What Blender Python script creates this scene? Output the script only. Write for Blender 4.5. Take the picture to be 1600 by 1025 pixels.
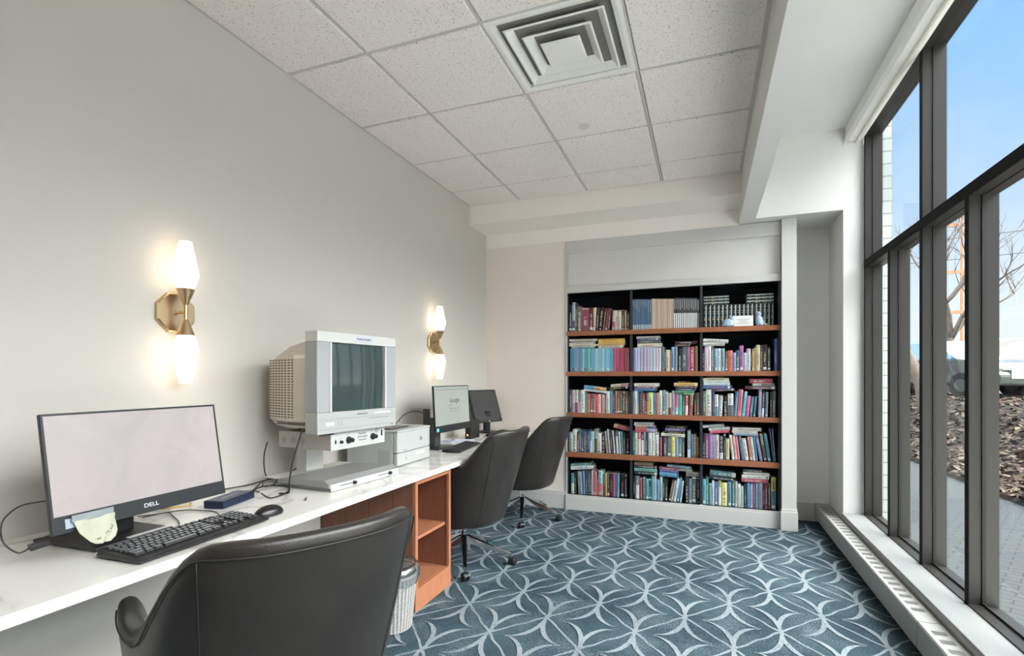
import bpy, bmesh, math, random
from mathutils import Vector, Matrix
PI = math.pi
for o in list(bpy.data.objects): bpy.data.objects.remove(o)
S = bpy.context.scene
COL = S.collection
R = math.radians

# ---------------------------------------------------------------- camera
cd = bpy.data.cameras.new('camera'); cam = bpy.data.objects.new('camera', cd); COL.objects.link(cam)
cam.location = (0, 0, 1.235); cam.rotation_euler = (PI/2, 0, 0.361)
cd.sensor_width = 36; cd.sensor_fit = 'HORIZONTAL'; cd.lens = 18.0; cd.shift_y = 0.0482; cd.clip_end = 400
S.camera = cam
# ---------------------------------------------------------------- exposure
S.view_settings.view_transform = 'Standard'; S.view_settings.look = 'None'
S.view_settings.exposure = 0.83; S.view_settings.gamma = 1.0; S.view_settings.use_curve_mapping = False
S.cycles.max_bounces = 10; S.cycles.diffuse_bounces = 6; S.cycles.transparent_max_bounces = 16
S.cycles.sample_clamp_indirect = 6.0
# ---------------------------------------------------------------- sky
W = bpy.data.worlds.new('sky'); S.world = W; W.use_nodes = True
nt = W.node_tree; nt.nodes.clear()
def nd(nt, t, **k):
    n = nt.nodes.new(t)
    for a, b in k.items():
        if a.startswith('i_'): n.inputs[a[2:].replace('_', ' ')].default_value = b
        else: setattr(n, a, b)
    return n
tc = nd(nt, 'ShaderNodeTexCoord'); sp = nd(nt, 'ShaderNodeSeparateXYZ'); nt.links.new(tc.outputs['Generated'], sp.inputs[0])
cr = nd(nt, 'ShaderNodeValToRGB'); nt.links.new(sp.outputs['Z'], cr.inputs[0])
e = cr.color_ramp.elements
e[0].position = 0.0; e[0].color = (.96, 1.0, 1.05, 1)
e[1].position = .62; e[1].color = (.20, .47, .95, 1)
q = e.new(.11); q.color = (.88, .96, 1.04, 1)
q = e.new(.27); q.color = (.49, .70, 1.0, 1)
q = e.new(.44); q.color = (.33, .62, 1.0, 1)
nz = nd(nt, 'ShaderNodeTexNoise', i_Scale=3.0, i_Detail=6.0, i_Roughness=.6); nt.links.new(tc.outputs['Generated'], nz.inputs['Vector'])
nr = nd(nt, 'ShaderNodeValToRGB'); nt.links.new(nz.outputs['Fac'], nr.inputs[0])
nr.color_ramp.elements[0].position = .45; nr.color_ramp.elements[1].position = .8; nr.color_ramp.elements[1].color = (.4, .4, .4, 1)
mx = nd(nt, 'ShaderNodeMixRGB', blend_type='MIX'); nt.links.new(nr.outputs[0], mx.inputs[0]); nt.links.new(cr.outputs[0], mx.inputs[1]); mx.inputs[2].default_value = (.85, .9, 1, 1)
# bright sky patch added to light the room, unseen on the window side
dt = nd(nt, 'ShaderNodeVectorMath', operation='DOT_PRODUCT'); nt.links.new(tc.outputs['Generated'], dt.inputs[0]); dt.inputs[1].default_value = (.64, -.07, .765)
mr = nd(nt, 'ShaderNodeMapRange', interpolation_type='SMOOTHSTEP'); mr.inputs['From Min'].default_value = .60; mr.inputs['From Max'].default_value = 1.0; mr.inputs['To Max'].default_value = 18; nt.links.new(dt.outputs['Value'], mr.inputs['Value'])
gm = nd(nt, 'ShaderNodeVectorMath', operation='SCALE'); gm.inputs[0].default_value = (1, .97, .93); nt.links.new(mr.outputs[0], gm.inputs['Scale'])
ga = nd(nt, 'ShaderNodeVectorMath', operation='ADD'); nt.links.new(mx.outputs[0], ga.inputs[0]); nt.links.new(gm.outputs[0], ga.inputs[1])
bg = nd(nt, 'ShaderNodeBackground', i_Strength=0.63); nt.links.new(ga.outputs[0], bg.inputs[0])
wo = nd(nt, 'ShaderNodeOutputWorld'); nt.links.new(bg.outputs[0], wo.inputs[0])
# sun from behind the building: it lights the street, not the room
sl = bpy.data.lights.new('sun', 'SUN'); sl.energy = 3.2; sl.angle = R(1.0); sl.color = (1, .9, .76)
so = bpy.data.objects.new('sun', sl); COL.objects.link(so); so.rotation_euler = (R(52), 0, R(-62))
# ---------------------------------------------------------------- materials
MT = {}
def rgb(h): 
    c = [int(h[i:i+2], 16)/255 for i in (0, 2, 4)]
    return tuple(((x+.055)/1.055)**2.4 if x > .04045 else x/12.92 for x in c)
def mat(name, col, rough=.5, metal=0, var=0, vs=8, bump=0, bs=200, emit=0, ecol=None, coat=0, spec=None, stretch=None):
    if name in MT: return MT[name]
    if isinstance(col, str): col = rgb(col)
    m = bpy.data.materials.new(name); m.use_nodes = True; t = m.node_tree; b = t.nodes['Principled BSDF']
    b.inputs['Base Color'].default_value = (*col, 1); b.inputs['Roughness'].default_value = rough; b.inputs['Metallic'].default_value = metal
    if coat: b.inputs['Coat Weight'].default_value = coat
    if spec is not None: b.inputs['Specular IOR Level'].default_value = spec
    if emit: b.inputs['Emission Color'].default_value = (*(ecol or col), 1); b.inputs['Emission Strength'].default_value = emit
    if var or bump:
        tc = nd(t, 'ShaderNodeTexCoord'); src = tc.outputs['Object']
        if stretch:
            mp = nd(t, 'ShaderNodeMapping'); mp.inputs['Scale'].default_value = stretch; t.links.new(src, mp.inputs[0]); src = mp.outputs[0]
    if var:
        n = nd(t, 'ShaderNodeTexNoise', i_Scale=vs, i_Detail=5.0, i_Roughness=.6); t.links.new(src, n.inputs['Vector'])
        r = nd(t, 'ShaderNodeValToRGB'); t.links.new(n.outputs['Fac'], r.inputs[0])
        r.color_ramp.elements[0].position = .3; r.color_ramp.elements[1].position = .7
        r.color_ramp.elements[0].color = (*[c*(1-var) for c in col], 1); r.color_ramp.elements[1].color = (*[min(1, c*(1+var)) for c in col], 1)
        t.links.new(r.outputs[0], b.inputs['Base Color'])
    if bump:
        n = nd(t, 'ShaderNodeTexNoise', i_Scale=bs, i_Detail=3.0); t.links.new(src, n.inputs['Vector'])
        bp = nd(t, 'ShaderNodeBump', i_Strength=bump, i_Distance=.002); t.links.new(n.outputs['Fac'], bp.inputs['Height']); t.links.new(bp.outputs[0], b.inputs['Normal'])
    MT[name] = m; return m
def attr_mat(name, rough=.5):
    m = bpy.data.materials.new(name); m.use_nodes = True; t = m.node_tree; b = t.nodes['Principled BSDF']
    a = nd(t, 'ShaderNodeVertexColor', layer_name='Col'); hs = nd(t, 'ShaderNodeHueSaturation', i_Saturation=.84, i_Value=.95); t.links.new(a.outputs[0], hs.inputs['Color']); t.links.new(hs.outputs[0], b.inputs['Base Color'])
    b.inputs['Roughness'].default_value = rough; MT[name] = m; return m
def glass(name, ior, tint=(1, 1, 1), rough=0, boost=1.0):
    m = bpy.data.materials.new(name); m.use_nodes = True; t = m.node_tree; t.nodes.clear()
    lw = nd(t, 'ShaderNodeLayerWeight'); pw = nd(t, 'ShaderNodeMath', operation='POWER'); pw.inputs[1].default_value = 5.0; t.links.new(lw.outputs['Facing'], pw.inputs[0])
    g = nd(t, 'ShaderNodeBsdfGlossy', i_Roughness=rough); tr = nd(t, 'ShaderNodeBsdfTransparent'); tr.inputs[0].default_value = (*tint, 1)
    mu = nd(t, 'ShaderNodeMath', operation='MULTIPLY_ADD'); mu.inputs[1].default_value = .96*boost; mu.inputs[2].default_value = .04*boost; mu.use_clamp = True; t.links.new(pw.outputs[0], mu.inputs[0])
    mi = nd(t, 'ShaderNodeMixShader'); o = nd(t, 'ShaderNodeOutputMaterial')
    t.links.new(mu.outputs[0], mi.inputs[0]); t.links.new(tr.outputs[0], mi.inputs[1]); t.links.new(g.outputs[0], mi.inputs[2]); t.links.new(mi.outputs[0], o.inputs[0])
    MT[name] = m; return m

# ---------------------------------------------------------------- mesh helpers
class MB:
    def __init__(s): s.v = []; s.f = []; s.m = []; s.c = []
    def add(s, vs, fs, mi=0, col=None, M=None):
        k = len(s.v)
        for p in vs:
            p = Vector(p)
            s.v.append(tuple(M @ p) if M is not None else tuple(p))
        for f in fs: s.f.append([k+i for i in f]); s.m.append(mi); s.c.append(col)
        return s
    def box(s, x0, x1, y0, y1, z0, z1, mi=0, col=None, M=None):
        if x0 > x1: x0, x1 = x1, x0
        if y0 > y1: y0, y1 = y1, y0
        if z0 > z1: z0, z1 = z1, z0
        v = [(x, y, z) for z in (z0, z1) for y in (y0, y1) for x in (x0, x1)]
        return s.add(v, [(0, 2, 3, 1), (4, 5, 7, 6), (0, 1, 5, 4), (2, 6, 7, 3), (0, 4, 6, 2), (1, 3, 7, 5)], mi, col, M)
    def loft(s, rings, mi=0, col=None, caps=True, closed=True, M=None):
        n = len(rings[0]); vs = [p for r in rings for p in r]; fs = []
        for i in range(len(rings)-1):
            for j in range(n if closed else n-1):
                a = i*n+j; b = i*n+(j+1) % n
                fs.append((a, b, b+n, a+n))
        if caps: fs.append(tuple(range(n-1, -1, -1))); fs.append(tuple((len(rings)-1)*n+j for j in range(n)))
        return s.add(vs, fs, mi, col, M)
    def lathe(s, prof, n=20, c=(0, 0, 0), mi=0, col=None, M=None, caps=True, ph=0):
        rings = [[(c[0]+r*math.cos(ph+2*PI*j/n), c[1]+r*math.sin(ph+2*PI*j/n), c[2]+z) for j in range(n)] for r, z in prof]
        return s.loft(rings, mi, col, caps, True, M)
    def tube(s, pts, r, n=8, mi=0, col=None, M=None, smooth=0):
        P = [Vector(p) for p in pts]
        if smooth:
            Q = []
            for i in range(len(P)-1):
                a = P[max(i-1, 0)]; b = P[i]; c = P[i+1]; d = P[min(i+2, len(P)-1)]
                for k in range(smooth):
                    t = k/smooth
                    Q.append(.5*((2*b)+(c-a)*t+(2*a-5*b+4*c-d)*t*t+(3*b-a-3*c+d)*t*t*t))
            P = Q+[P[-1]]
            if isinstance(r, (list, tuple)): r = [r[min(i//smooth, len(r)-1)]*(1-(i % smooth)/smooth)+r[min(i//smooth+1, len(r)-1)]*((i % smooth)/smooth) for i in range(len(P))]
        rings = []; prev = None
        for i, p in enumerate(P):
            d = (P[min(i+1, len(P)-1)]-P[max(i-1, 0)])
            d = d.normalized() if d.length > 1e-9 else Vector((0, 0, 1))
            if prev is None: prev = d.orthogonal().normalized()
            prev = (prev-d*prev.dot(d)); prev = prev.normalized() if prev.length > 1e-6 else d.orthogonal().normalized()
            u = d.cross(prev); rr = r[i] if isinstance(r, (list, tuple)) else r
            rings.append([tuple(p+prev*rr*math.cos(2*PI*j/n)+u*rr*math.sin(2*PI*j/n)) for j in range(n)])
        return s.loft(rings, mi, col, True, True, M)
    def prism(s, poly, a0, a1, axis='z', mi=0, col=None, M=None):
        def P(p, a):
            return (p[0], p[1], a) if axis == 'z' else (a, p[0], p[1]) if axis == 'x' else (p[0], a, p[1])
        return s.loft([[P(p, a0) for p in poly], [P(p, a1) for p in poly]], mi, col, True, True, M)
    def build(s, name, mats, parent=None, bevel=0, smooth=False, subsurf=0, seg=2, loc=None, rot=None, auto=None, weld=False):
        me = bpy.data.meshes.new(name); me.from_pydata(s.v, [], s.f)
        if not isinstance(mats, (list, tuple)): mats = [mats]
        for m in mats: me.materials.append(m)
        for p, mi in zip(me.polygons, s.m): p.material_index = mi
        if any(c is not None for c in s.c):
            ca = me.color_attributes.new('Col', 'FLOAT_COLOR', 'CORNER')
            for p, c in zip(me.polygons, s.c):
                c = c or (.5, .5, .5)
                for li in p.loop_indices: ca.data[li].color = (*c, 1)
        bm = bmesh.new(); bm.from_mesh(me)
        if weld: bmesh.ops.remove_doubles(bm, verts=bm.verts, dist=1e-5)
        bmesh.ops.recalc_face_normals(bm, faces=bm.faces); bm.to_mesh(me); bm.free()
        if smooth:
            for p in me.polygons: p.use_smooth = True
        o = bpy.data.objects.new(name, me); COL.objects.link(o)
        if parent is not None: o.parent = parent
        if loc is not None: o.location = loc
        if rot is not None: o.rotation_euler = rot
        if bevel:
            b = o.modifiers.new('bevel', 'BEVEL'); b.width = bevel; b.segments = seg; b.limit_method = 'ANGLE'; b.angle_limit = R(40); b.harden_normals = False
        if subsurf:
            b = o.modifiers.new('sub', 'SUBSURF'); b.levels = subsurf; b.render_levels = subsurf
        if auto is not None:
            for p in me.polygons: p.use_smooth = True
            e = o.modifiers.new('edges', 'EDGE_SPLIT'); e.split_angle = R(auto)
        return o
def tag(o, label=None, cat=None, group=None, kind=None):
    if label: o['label'] = label
    if cat: o['category'] = cat
    if group: o['group'] = group
    if kind: o['kind'] = kind
    return o
def empty(name, loc=(0, 0, 0), rz=0):
    o = bpy.data.objects.new(name, None); COL.objects.link(o); o.location = loc; o.rotation_euler = (0, 0, rz); o.empty_display_size = .05; return o
def copy_tree(o, parent=None):
    c = o.copy(); COL.objects.link(c)
    if parent is not None: c.parent = parent
    for ch in o.children: copy_tree(ch, c)
    return c
def struct(name, mb, m, **k):
    o = mb.build(name, m, **k); o['kind'] = 'structure'; return o
def BX(*a, **k): return MB().box(*a, **k)
def text(s, size, m, parent, loc, rot, name='lettering', ex=.0003, align='CENTER', sx=1):
    c = bpy.data.curves.new(name, 'FONT'); c.body = s; c.size = size; c.extrude = ex; c.align_x = align; c.align_y = 'CENTER'
    tmp = bpy.data.objects.new(name, c); COL.objects.link(tmp); dg = bpy.context.evaluated_depsgraph_get(); me = bpy.data.meshes.new_from_object(tmp.evaluated_get(dg))
    bpy.data.objects.remove(tmp); me.materials.clear(); me.materials.append(m); o = bpy.data.objects.new(name, me); COL.objects.link(o); o.parent = parent; o.location = loc; o.rotation_euler = rot; o.scale = (sx, 1, 1)
    return o
FX = (PI/2, 0, PI/2)      # lettering that faces local +X
TZ = 'z'

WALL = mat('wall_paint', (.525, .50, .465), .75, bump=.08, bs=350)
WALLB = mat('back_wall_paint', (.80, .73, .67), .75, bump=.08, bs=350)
WHITE = mat('white_paint', (.66, .65, .635), .55, bump=.03, bs=120)
TRIM = mat('trim_gloss_paint', (.60, .585, .57), .35)
TILE = None
# ceiling tile material: fissured mineral board
def tile_mat():
    m = bpy.data.materials.new('mineral_tile'); m.use_nodes = True; t = m.node_tree; b = t.nodes['Principled BSDF']; b.inputs['Roughness'].default_value = .9
    tc = nd(t, 'ShaderNodeTexCoord')
    mp = nd(t, 'ShaderNodeMapping'); mp.inputs['Scale'].default_value = (1, 1.9, 1); t.links.new(tc.outputs['Object'], mp.inputs[0])
    n = nd(t, 'ShaderNodeTexNoise', i_Scale=95.0, i_Detail=3.0, i_Roughness=.5, i_Distortion=.4); t.links.new(mp.outputs[0], n.inputs['Vector'])
    r = nd(t, 'ShaderNodeValToRGB'); t.links.new(n.outputs['Fac'], r.inputs[0])
    r.color_ramp.elements[0].position = .34; r.color_ramp.elements[0].color = (.40, .34, .29, 1)
    r.color_ramp.elements[1].position = .39; r.color_ramp.elements[1].color = (.83, .775, .74, 1)
    t.links.new(r.outputs[0], b.inputs['Base Color'])
    bp = nd(t, 'ShaderNodeBump', i_Strength=.5, i_Distance=.003); t.links.new(r.outputs[0], bp.inputs['Height']); t.links.new(bp.outputs[0], b.inputs['Normal'])
    return m
TILE = tile_mat()
GRID = mat('ceiling_grid_metal', (.55, .53, .50), .5)
BLACK = mat('black_plastic', (.012, .012, .014), .38)
DGREY = mat('dark_grey_plastic', (.035, .038, .042), .42)
CHROME = mat('chrome', (.75, .75, .77), .12, metal=1)
DARKV = mat('dark_void', (.012, .010, .009), .9)

# ================================================================ ROOM
XL, XW, YB, Y0 = -2.04, 1.115, 4.68, -2.6
ZC = 2.814
# ---- carpet: woven base with a lattice of lines and crescents
def carpet(name, c1, c2, c3, cut):
    m = bpy.data.materials.new(name); m.use_nodes = True; t = m.node_tree; b = t.nodes['Principled BSDF']; b.inputs['Roughness'].default_value = .95; b.inputs['Specular IOR Level'].default_value = .15
    tc = nd(t, 'ShaderNodeTexCoord')
    a = nd(t, 'ShaderNodeTexNoise', i_Scale=1.6, i_Detail=4.0); t.links.new(tc.outputs['Object'], a.inputs['Vector'])
    mp = nd(t, 'ShaderNodeMapping'); mp.inputs['Scale'].default_value = (1, .45, 1); t.links.new(tc.outputs['Object'], mp.inputs[0])
    f = nd(t, 'ShaderNodeTexNoise', i_Scale=260.0, i_Detail=3.0, i_Roughness=.7); t.links.new(mp.outputs[0], f.inputs['Vector'])
    g = nd(t, 'ShaderNodeTexNoise', i_Scale=5.0, i_Detail=3.0); t.links.new(tc.outputs['Object'], g.inputs['Vector'])
    r = nd(t, 'ShaderNodeValToRGB'); t.links.new(a.outputs['Fac'], r.inputs[0])
    r.color_ramp.elements[0].position = .38; r.color_ramp.elements[0].color = (*c1, 1); r.color_ramp.elements[1].position = .62; r.color_ramp.elements[1].color = (*c2, 1)
    ad = nd(t, 'ShaderNodeMath', operation='ADD'); t.links.new(f.outputs['Fac'], ad.inputs[0])
    sc = nd(t, 'ShaderNodeMath', operation='MULTIPLY'); sc.inputs[1].default_value = .35; t.links.new(g.outputs['Fac'], sc.inputs[0]); t.links.new(sc.outputs[0], ad.inputs[1])
    s2 = nd(t, 'ShaderNodeValToRGB'); t.links.new(ad.outputs[0], s2.inputs[0]); s2.color_ramp.elements[0].position = cut; s2.color_ramp.elements[1].position = cut+.08
    mi = nd(t, 'ShaderNodeMixRGB'); t.links.new(s2.outputs[0], mi.inputs[0]); t.links.new(r.outputs[0], mi.inputs[1]); mi.inputs[2].default_value = (*c3, 1)
    # yarn ribs
    wv = nd(t, 'ShaderNodeTexNoise', i_Scale=300.0, i_Detail=1.0); mp2 = nd(t, 'ShaderNodeMapping'); mp2.inputs['Scale'].default_value = (1, .06, 1); t.links.new(tc.outputs['Object'], mp2.inputs[0]); t.links.new(mp2.outputs[0], wv.inputs['Vector'])
    ml = nd(t, 'ShaderNodeMixRGB', blend_type='MULTIPLY'); ml.inputs[0].default_value = .45; t.links.new(mi.outputs[0], ml.inputs[1]); t.links.new(wv.outputs['Color'], ml.inputs[2])
    hs = nd(t, 'ShaderNodeHueSaturation', i_Saturation=1.0, i_Value=1.25); t.links.new(ml.outputs[0], hs.inputs['Color'])
    bw = nd(t, 'ShaderNodeRGBToBW'); t.links.new(wv.outputs['Color'], bw.inputs[0])
    m3 = nd(t, 'ShaderNodeMixRGB', blend_type='MULTIPLY'); m3.inputs[0].default_value = .5; t.links.new(mi.outputs[0], m3.inputs[1]); t.links.new(bw.outputs[0], m3.inputs[2])
    br = nd(t, 'ShaderNodeBrightContrast', i_Bright=0.0); t.links.new(m3.outputs[0], br.inputs[0])
    t.links.new(br.outputs[0], b.inputs['Base Color'])
    bp = nd(t, 'ShaderNodeBump', i_Strength=.6, i_Distance=.003); t.links.new(f.outputs['Fac'], bp.inputs['Height']); t.links.new(bp.outputs[0], b.inputs['Normal'])
    return m
CB = carpet('carpet_base', (.026,.050,.068), (.052,.090,.113), (.21, .265, .30), .73)
CL = carpet('carpet_pattern', (.25, .30, .33), (.33, .385, .415), (.08, .115, .135), .74)
fl = MB(); fl.box(XL-.02, 1.3, Y0, 5.03, -.06, 0, 0)
rng = random.Random(4)
def stroke(pts, ws, z=.0006):
    P = [Vector((p[0], p[1], 0)) for p in pts]; L = []; Q = []
    for i, p in enumerate(P):
        d = (P[min(i+1, len(P)-1)]-P[max(i-1, 0)]).normalized(); n = Vector((-d.y, d.x, 0))
        w = ws[i]*(1+.22*(rng.random()-.5))
        L.append(p+n*w/2); Q.append(p-n*w/2)
    k = len(P); vs = [(p.x, p.y, z) for p in L]+[(p.x, p.y, z) for p in Q]
    # keep inside the carpet
    if any(v[0] < XL+.01 or v[0] > 1.1 or v[1] > 5.02 for v in vs): return
    fl.add(vs, [(k+i, k+i+1, i+1, i) for i in range(k-1)], 1)
DX, DY = .2205, .5
for i in range(-9, 6):
    cx = -.1+i*DX
    for j in range(-4, 11):
        cy = .78+j*DY+(.25 if i % 2 else 0)
        if cy < -1.6: continue
        s = 1+.12*(rng.random()-.5); z = .0005
        # diagonals to the next nodes
        for sx in (-1, 1):
            n = 12; pts = [(cx+sx*DX*k/n+.0035*math.sin(k*1.1+i*2.3+j), cy+.25*k/n+.003*math.cos(k*1.3+j*1.7)) for k in range(n+1)]
            stroke(pts, [.0095+.005*abs(k/n-.5)*2 for k in range(n+1)], z+(.0005 if sx > 0 else .0009))
        # stem
        st = [(cx+.003*math.sin(k+j), cy-.12+.24*k/8) for k in range(9)]
        stroke(st, [.012+.010*(1-abs(k-4)/4) for k in range(9)], z+.0013)
        # four crescents: two above and two below the node
        for sx in (-1, 1):
            for sy in (-1, 1):
                pts = []; ws = []
                for k in range(15):
                    t = k/14; a = t*R(105)
                    x = sx*(.004+.125*s*(1-math.cos(a))*.8); y = sy*(.045+.195*s*math.sin(a*.86))
                    pts.append((cx+x, cy+y)); ws.append(.005+.019*math.sin(min(1, .12+t*1.0)*PI)**.8)
                stroke(pts, ws, z+.0017+.0004*((sx+1)/2+(sy+1)))
floor = struct('floor', fl, [CB, CL])

# ---- walls
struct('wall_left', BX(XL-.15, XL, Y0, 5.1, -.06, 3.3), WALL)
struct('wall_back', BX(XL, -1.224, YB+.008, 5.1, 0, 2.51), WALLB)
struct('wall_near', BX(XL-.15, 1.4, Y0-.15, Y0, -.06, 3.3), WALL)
struct('trim_1', BX(XL, .263, YB, 5.1, 2.51, 2.642), mat('header_paint', (.88, .83, .79), .6))          # header over the back wall
struct('trim_2', BX(XL, .263, 4.29, 5.1, 2.642, 2.95), mat('soffit_paint', (.84, .79, .74), .7))    # soffit
struct('trim_3', BX(.263, .38, Y0, 5.1, 2.515, 3.3), WHITE)             # long bulkhead beside the windows
struct('trim_4', BX(.38, 1.115, 4.55, 5.1, 2.515, 3.3), WHITE)          # white wall above the niche
struct('wall_niche', BX(.685, .985, 5.03, 5.1, 0, 2.515), mat('niche_paint', (.82, .80, .78), .6))
struct('wall_right', BX(.985, 1.24, 4.55, 5.1, 0, 2.515), WHITE)
struct('wall_sill', BX(.982, 1.24, Y0, 4.55, -.06, .180), WHITE)
ys0 = 4.53-.531*10-.03
struct('trim_5', BX(.972, 1.116, ys0, 4.549, .180, .201), mat('sill_paint', (.215, .22, .22), .4), bevel=.003)
struct('wall_panel', BX(-1.21, .572, 4.697, 5.1, 2.08, 2.40), mat('panel_paint', (.66, .64, .62), .7))
def molded(name, x0, x1, yf, h, axis='x'):
    b = MB()
    if axis == 'x': b.box(x0, x1, yf, yf+.016, .001, h*.86); b.box(x0, x1, yf+.005, yf+.016, h*.86, h)
    return struct(name, b, TRIM, bevel=.002)
molded('baseboard_back', XL, -1.226, 4.672, .165)
molded('baseboard_bookcase', -1.226, .572, 4.660, .142)
molded('baseboard_niche', .692, .984, 5.014, .155)
struct('baseboard_left', BX(XL, XL+.014, Y0, 4.67, .001, .14), TRIM)
# boards framing the bookcase
struct('trim_6', BX(-1.224, .575, 4.674, 4.71, 2.024, 2.08), TRIM, bevel=.002)
struct('trim_7', BX(-1.224, .575, 4.676, 4.72, 2.398, 2.51), TRIM, bevel=.002)
struct('trim_8', BX(-1.224, -1.212, 4.676, 4.70, .142, 2.40), TRIM)
p = MB(); p.box(.577, .684, 4.635, 5.03, .17, 2.515); p.box(.569, .692, 4.622, 5.03, .002, .155); p.box(.573, .688, 4.628, 5.03, .155, .175)
struct('trim_9', p, TRIM, bevel=.002)

# ---- ceiling: tiles between T bars
ce = MB(); gx = [-2.04, -1.547, -.9375, -.328, .263]; gy = [3.9168-.6096*k for k in range(-1, 12)]
gy[0] = 4.29
ce.box(XL, .263, Y0, 4.29, 2.832, 2.95, 2)
g = .010
for i in range(4):
    for j in range(len(gy)-1):
        y1, y0 = gy[j], gy[j+1]
        x0, x1 = gx[i], gx[i+1]
        if i == 2 and abs(y0-2.088) < .02: continue            # the air diffuser sits in this cell
        a0, a1, b0, b1 = x0+g, x1-g, max(y0, Y0)+g, y1-g
        if b1-b0 < .05: continue
        k = .005
        ce.loft([[(a0, b0, 2.824), (a1, b0, 2.824), (a1, b1, 2.824), (a0, b1, 2.824)], [(a0+.001, b0+.001, 2.816), (a1-.001, b0+.001, 2.816), (a1-.001, b1-.001, 2.816), (a0+.001, b1-.001, 2.816)],
                 [(a0+k, b0+k, 2.812), (a1-k, b0+k, 2.812), (a1-k, b1-k, 2.812), (a0+k, b1-k, 2.812)]], 0)
for x in gx[1:4]: ce.box(x-.0075, x+.0075, Y0, 4.29, 2.8185, 2.834, 1)
for y in gy[1:]:
    if y > Y0: ce.box(XL, .263, y-.0075, y+.0075, 2.8180, 2.834, 1)
ce.box(XL, XL+.016, Y0, 4.29, 2.812, 2.834, 1); ce.box(.243, .263, Y0, 4.29, 2.806, 2.834, 1)
struct('ceiling', ce, [TILE, GRID, mat('ceiling_backing', (.2, .19, .18), .9)])
struct('ceiling_window_bay', BX(.38, 1.24, Y0, 4.55, 3.135, 3.3), WHITE)
# ---- air diffuser
VM = mat('diffuser_metal', (.80, .79, .76), .45)
vx, vy = -.6327, 2.393
v = empty('ceiling_vent', (vx, vy, ZC)); tag(v, 'square white metal air diffuser with nested louvres in the tile ceiling', 'vent')
def ring(mb, a0, z0, a1, z1, mi=0):
    A = [(-a0, -a0, z0), (a0, -a0, z0), (a0, a0, z0), (-a0, a0, z0)]; B = [(-a1, -a1, z1), (a1, -a1, z1), (a1, a1, z1), (-a1, a1, z1)]
    mb.add(A+B, [(i, (i+1) % 4, 4+(i+1) % 4, 4+i) for i in range(4)], mi)
f = MB(); ring(f, .300, .0, .282, -.002); ring(f, .282, -.002, .262, .004); ring(f, .262, .004, .238, .075); ring(f, .300, .0, .300, .02)
f.build('vent_frame', VM, v)
for k, (b_, t_, z_) in enumerate(((.232, .158, -.006), (.162, .088, -.010))):
    f = MB(); ring(f, b_, z_, b_-.008, z_-.004); ring(f, b_-.008, z_-.004, t_, z_+.058); ring(f, b_, z_, t_+.004, z_+.062); f.build('louvre', VM, v)
f = MB(); f.lathe([(.134, -.013), (.124, -.017), (.09, -.018)], 4, ph=PI/4); f.build('centre_plate', VM, v)
f = MB(); ring(f, .30, .02, .26, .12); f.box(-.26, .26, -.26, .26, .12, .125); f.build('plenum', mat('duct_metal', (.10, .085, .075), .7), v)
f = MB(); f.lathe([(.125, .02), (.125, .12), (.118, .12), (.118, .02)], 28, caps=False); f.build('duct_collar', mat('collar_metal', (.35, .33, .31), .5), v)
f = MB(); f.lathe([(.117, .085), (.117, .09)], 28); f.build('duct_opening', DARKV, v)
f = MB(); f.lathe([(.036, .0), (.036, -.003), (.032, -.0045)], 28)
tag(f.build('sprinkler_cover', TRIM, loc=(-.715, 3.168, 2.812), auto=30), 'small round white sprinkler cover plate flush with a ceiling tile', 'sprinkler')

# ---- roller blind cassette above the windows
t = empty('roller_blind', (1.04, 1.6, 3.02)); tag(t, 'white roller blind cassette running along the top of the windows', 'blind')
f = MB(); f.prism([(-.045, .115), (.073, .115), (.073, .015), (.045, -.005), (-.028, .005), (-.045, .03)], -2.35, 2.93, 'y'); f.build('blind_box', mat('blind_white', (.72, .72, .68), .4), t, bevel=.003)
f = MB(); f.tube([(.028, -2.35, -.006), (.028, 2.92, -.006)], .012, 10); f.build('bottom_bar', mat('blind_bar', (.66, .63, .55), .4), t)
BX(-.05, .07, 2.930, 2.936, -.01, .115).build('end_cap', TRIM, t)

# ---- windows
BRONZE = mat('bronze_aluminium', (.034, .031, .027), .42, metal=.35)
NOSE = mat('bronze_aluminium_backlit', (.004, .0035, .004), .8, spec=.2)  # room-side bronze faces painted near black for their backlit shade
GASK = mat('black_gasket', (.006, .006, .006), .6)
GL = glass('window_glass', 1.5, (.955, .98, .975), boost=.28)
w = empty('window_1', (XW, 0, .2)); w['kind'] = 'structure'
ZT0, ZT1, ZB, ZH = 2.057, 2.110, .201, 3.045
ys = [4.53-.531*k for k in range(11)]   # the glazing ends beside the camera
struct('wall_right_near', BX(1.0, 1.24, Y0, ys[-1]-.03, .18, 3.135), WALL)
for k, y in enumerate(ys):
    full = k % 2 == 0
    wd = .034 if k else .02
    f = MB(); zt = ZH if full else ZT0
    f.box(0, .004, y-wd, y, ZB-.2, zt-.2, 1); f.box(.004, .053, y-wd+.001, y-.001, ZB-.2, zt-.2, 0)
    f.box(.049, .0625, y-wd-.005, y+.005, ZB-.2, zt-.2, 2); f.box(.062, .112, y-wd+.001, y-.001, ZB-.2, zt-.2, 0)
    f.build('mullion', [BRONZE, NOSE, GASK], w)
yn, yf = ys[-1]-.03, 4.53
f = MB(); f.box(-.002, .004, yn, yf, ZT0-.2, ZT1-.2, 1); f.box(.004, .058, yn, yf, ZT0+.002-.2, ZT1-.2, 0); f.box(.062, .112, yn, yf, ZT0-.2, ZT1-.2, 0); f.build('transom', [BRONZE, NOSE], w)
f = MB(); f.box(0, .058, yn, yf, ZB-.2-.02, ZB-.2+.006, 0); f.box(.053, .06, yn, yf, ZB-.2, ZB-.2+.016, 1); f.box(.062, .112, yn, yf, -.04, .006, 0); f.build('bottom_rail', [BRONZE, GASK], w)
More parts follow.
